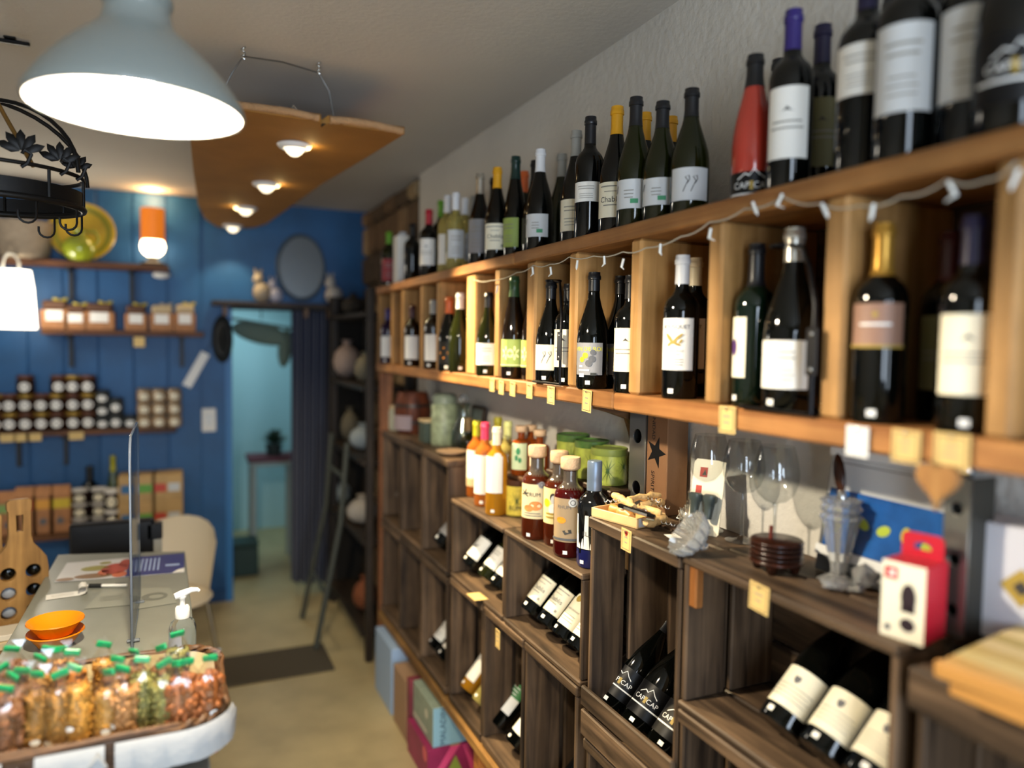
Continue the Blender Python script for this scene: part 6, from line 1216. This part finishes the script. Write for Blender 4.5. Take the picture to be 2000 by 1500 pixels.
# ================================================================== the dark corner between curtain and crates
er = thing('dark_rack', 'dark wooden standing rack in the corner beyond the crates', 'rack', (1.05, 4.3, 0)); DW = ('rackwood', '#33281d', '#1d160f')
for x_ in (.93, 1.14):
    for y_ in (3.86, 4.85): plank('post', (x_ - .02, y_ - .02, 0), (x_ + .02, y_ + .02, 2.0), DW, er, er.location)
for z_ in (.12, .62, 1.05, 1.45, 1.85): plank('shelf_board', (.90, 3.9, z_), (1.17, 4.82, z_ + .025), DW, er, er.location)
bb('shade_panel', (.90, 4.872, 0), (1.17, 4.884, 2.0), mat('rack_shade', '#16120d', .9), er, .002, er.location)  # near-black sheet added so the view through the rack stays dark
def sack(px, py, x, zb, s, c, label, nm='cloth_bag'):
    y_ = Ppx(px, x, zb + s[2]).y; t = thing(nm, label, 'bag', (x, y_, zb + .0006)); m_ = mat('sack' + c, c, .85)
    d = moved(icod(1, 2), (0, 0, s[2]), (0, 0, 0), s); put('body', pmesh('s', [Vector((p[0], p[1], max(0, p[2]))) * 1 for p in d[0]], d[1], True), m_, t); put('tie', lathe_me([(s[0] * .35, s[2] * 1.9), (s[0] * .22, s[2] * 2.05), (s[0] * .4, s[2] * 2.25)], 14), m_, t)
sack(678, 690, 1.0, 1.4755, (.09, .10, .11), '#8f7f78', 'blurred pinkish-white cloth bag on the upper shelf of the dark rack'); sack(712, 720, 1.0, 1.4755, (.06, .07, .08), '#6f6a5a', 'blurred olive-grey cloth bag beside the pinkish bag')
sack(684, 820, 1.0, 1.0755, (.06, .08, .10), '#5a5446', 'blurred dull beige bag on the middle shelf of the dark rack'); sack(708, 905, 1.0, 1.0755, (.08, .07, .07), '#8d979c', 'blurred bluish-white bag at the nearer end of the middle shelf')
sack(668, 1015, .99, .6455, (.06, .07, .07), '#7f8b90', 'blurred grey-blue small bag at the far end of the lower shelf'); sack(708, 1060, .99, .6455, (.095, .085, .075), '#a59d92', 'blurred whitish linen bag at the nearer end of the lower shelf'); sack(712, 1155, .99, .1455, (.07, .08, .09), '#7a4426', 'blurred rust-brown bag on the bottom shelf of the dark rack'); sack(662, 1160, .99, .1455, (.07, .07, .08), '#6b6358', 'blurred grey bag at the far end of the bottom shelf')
sack(690, 600, 1.0, 1.8755, (.07, .08, .06), '#2a251e', 'blurred dark bundle lying on top of the dark rack')
# slanting folded frame
t = thing('folding_frame', 'pale slanting wooden folding frame leaning before the dark rack', 'frame', (.83, 4.35, .0)); pf = mat('frame_pale', '#3f4138', .6)
for y_, in ((-.25,), (.25,)): put('rail', tube_me([(-.14, y_, .012), (.0, y_ * .9, .7), (.035, y_ * .9, 1.15)], .016, 8), pf, t)
put('crossbar', tube_me([(-.08, -.25, .3), (-.08, .25, .3)], .012, 8), pf, t); put('crossbar', tube_me([(.02, -.225, .95), (.02, .225, .95)], .012, 8), pf, t)
# floor mat
t = thing('floor_mat', 'dark brown mat lying across the floor of the aisle', 'mat', (.46, 3.99, .0005)); box('mat', (0, 0, .005), (.56, .36, .010), mat('mat_brown', '#4d4434', .95, bump=.4, bscale=150), t, .004)
# ================================================================== wrought iron pot rack over the counter
c = P(-20, 385, y=2.15); PRY = 2.15; iron = mat('wrought_iron', '#141313', .45, metal=.6)
rx = P(163, 380, y=PRY).x - c.x; zb = P(80, 405, y=PRY).z; zt = P(80, 345, y=PRY).z
t = thing('pot_rack', 'black wrought iron hanging pot rack with hooks and leaf scrolls', 'rack', (c.x, PRY, zb)); hh = zt - zb
lp = [(rx * math.cos(k * 2 * pi / 40), .17 * math.sin(k * 2 * pi / 40)) for k in range(40)]
put('lower_hoop', tube_me([(a, b, 0) for a, b in lp], .008, 8, True), iron, t); put('upper_hoop', tube_me([(a, b, hh) for a, b in lp], .005, 8, True), iron, t)
v = [(a * s_, b * s_, z_) for a, b in lp for s_, z_ in ((1, .0), (1, hh * .55))]; put('band', pmesh('b', v, [(2 * i, 2 * ((i + 1) % 40), 2 * ((i + 1) % 40) + 1, 2 * i + 1) for i in range(40)], True, 80), iron, t)
for k in range(0, 40, 5): put('strut', tube_me([(lp[k][0], lp[k][1], 0), (lp[k][0], lp[k][1], hh)], .004, 6), iron, t)
for sg in (-1, 1):
    for b0 in (-1, 1): put('arch', tube_me([(sg * rx * math.cos(u * pi / 2) , b0 * .10 * math.cos(u * pi / 2), hh + .17 * math.sin(u * pi / 2)) for u in [k / 10 for k in range(11)]], .005, 8), iron, t)
def hookp(k, h1=.065): a, b = lp[k % 40]; put('hook', tube_me([(a, b, 0), (a, b, -h1 * .6)] + [(a - .018 + .018 * math.cos(u), b, -h1 * .6 - .018 * math.sin(u)) for u in [j * .5 for j in range(1, 7)]] + [(a - .036, b, -h1 * .45)], .0028, 6), iron, t)
for k in (38, 34, 30, 26, 2, 6): hookp(k)
def leaf(k, s_):
    a, b = lp[k % 40]; ps = []
    for j in range(5): an = -1.2 + 2.4 * j / 4; ps.append(moved(icod(1, 1), (math.sin(an) * .022 * s_, 0, .02 * s_ + math.cos(an) * .022 * s_), (0, an, 0), (.009 * s_, .005, .02 * s_)))
    ps.append(tube_data([(0, 0, -.01), (.012, 0, .0), (.02, 0, .02), (.008, 0, .03), (0.002, 0, .02)], .004, 6)); put('leaf_scroll', pmesh('l', *join(ps), True), iron, t, (a, b, hh))
for k, s_ in ((38, .9), (36, 1.1), (33, 1.2), (30, 1.0), (27, 1.2)): leaf(k, s_)
br_ = mat('brass_rod', '#8a6a3a', .3, metal=.8)
put('hanger_rod', tube_me([(rx * .55, -.12, hh), (rx * .1, -.05, hh + .17), (0, 0, CZ - zb - .06), (0, 0, CZ - zb - .002)], .005, 8), br_, t); put('hanger_rod', tube_me([(-rx * .55, .12, hh), (-rx * .1, .05, hh + .17), (0, 0, CZ - zb - .06)], .005, 8), br_, t)
p = P(20, 80, z=CZ - .01); t = thing('ceiling_hook_bar', 'short dark metal bar fixed to the ceiling at the left edge', 'bar', (p.x, p.y, CZ - .012)); box('bar', (0, 0, 0), (.10, .012, .012), iron, t, .003); box('plate', (0, 0, .009), (.03, .03, .005), iron, t, .001)
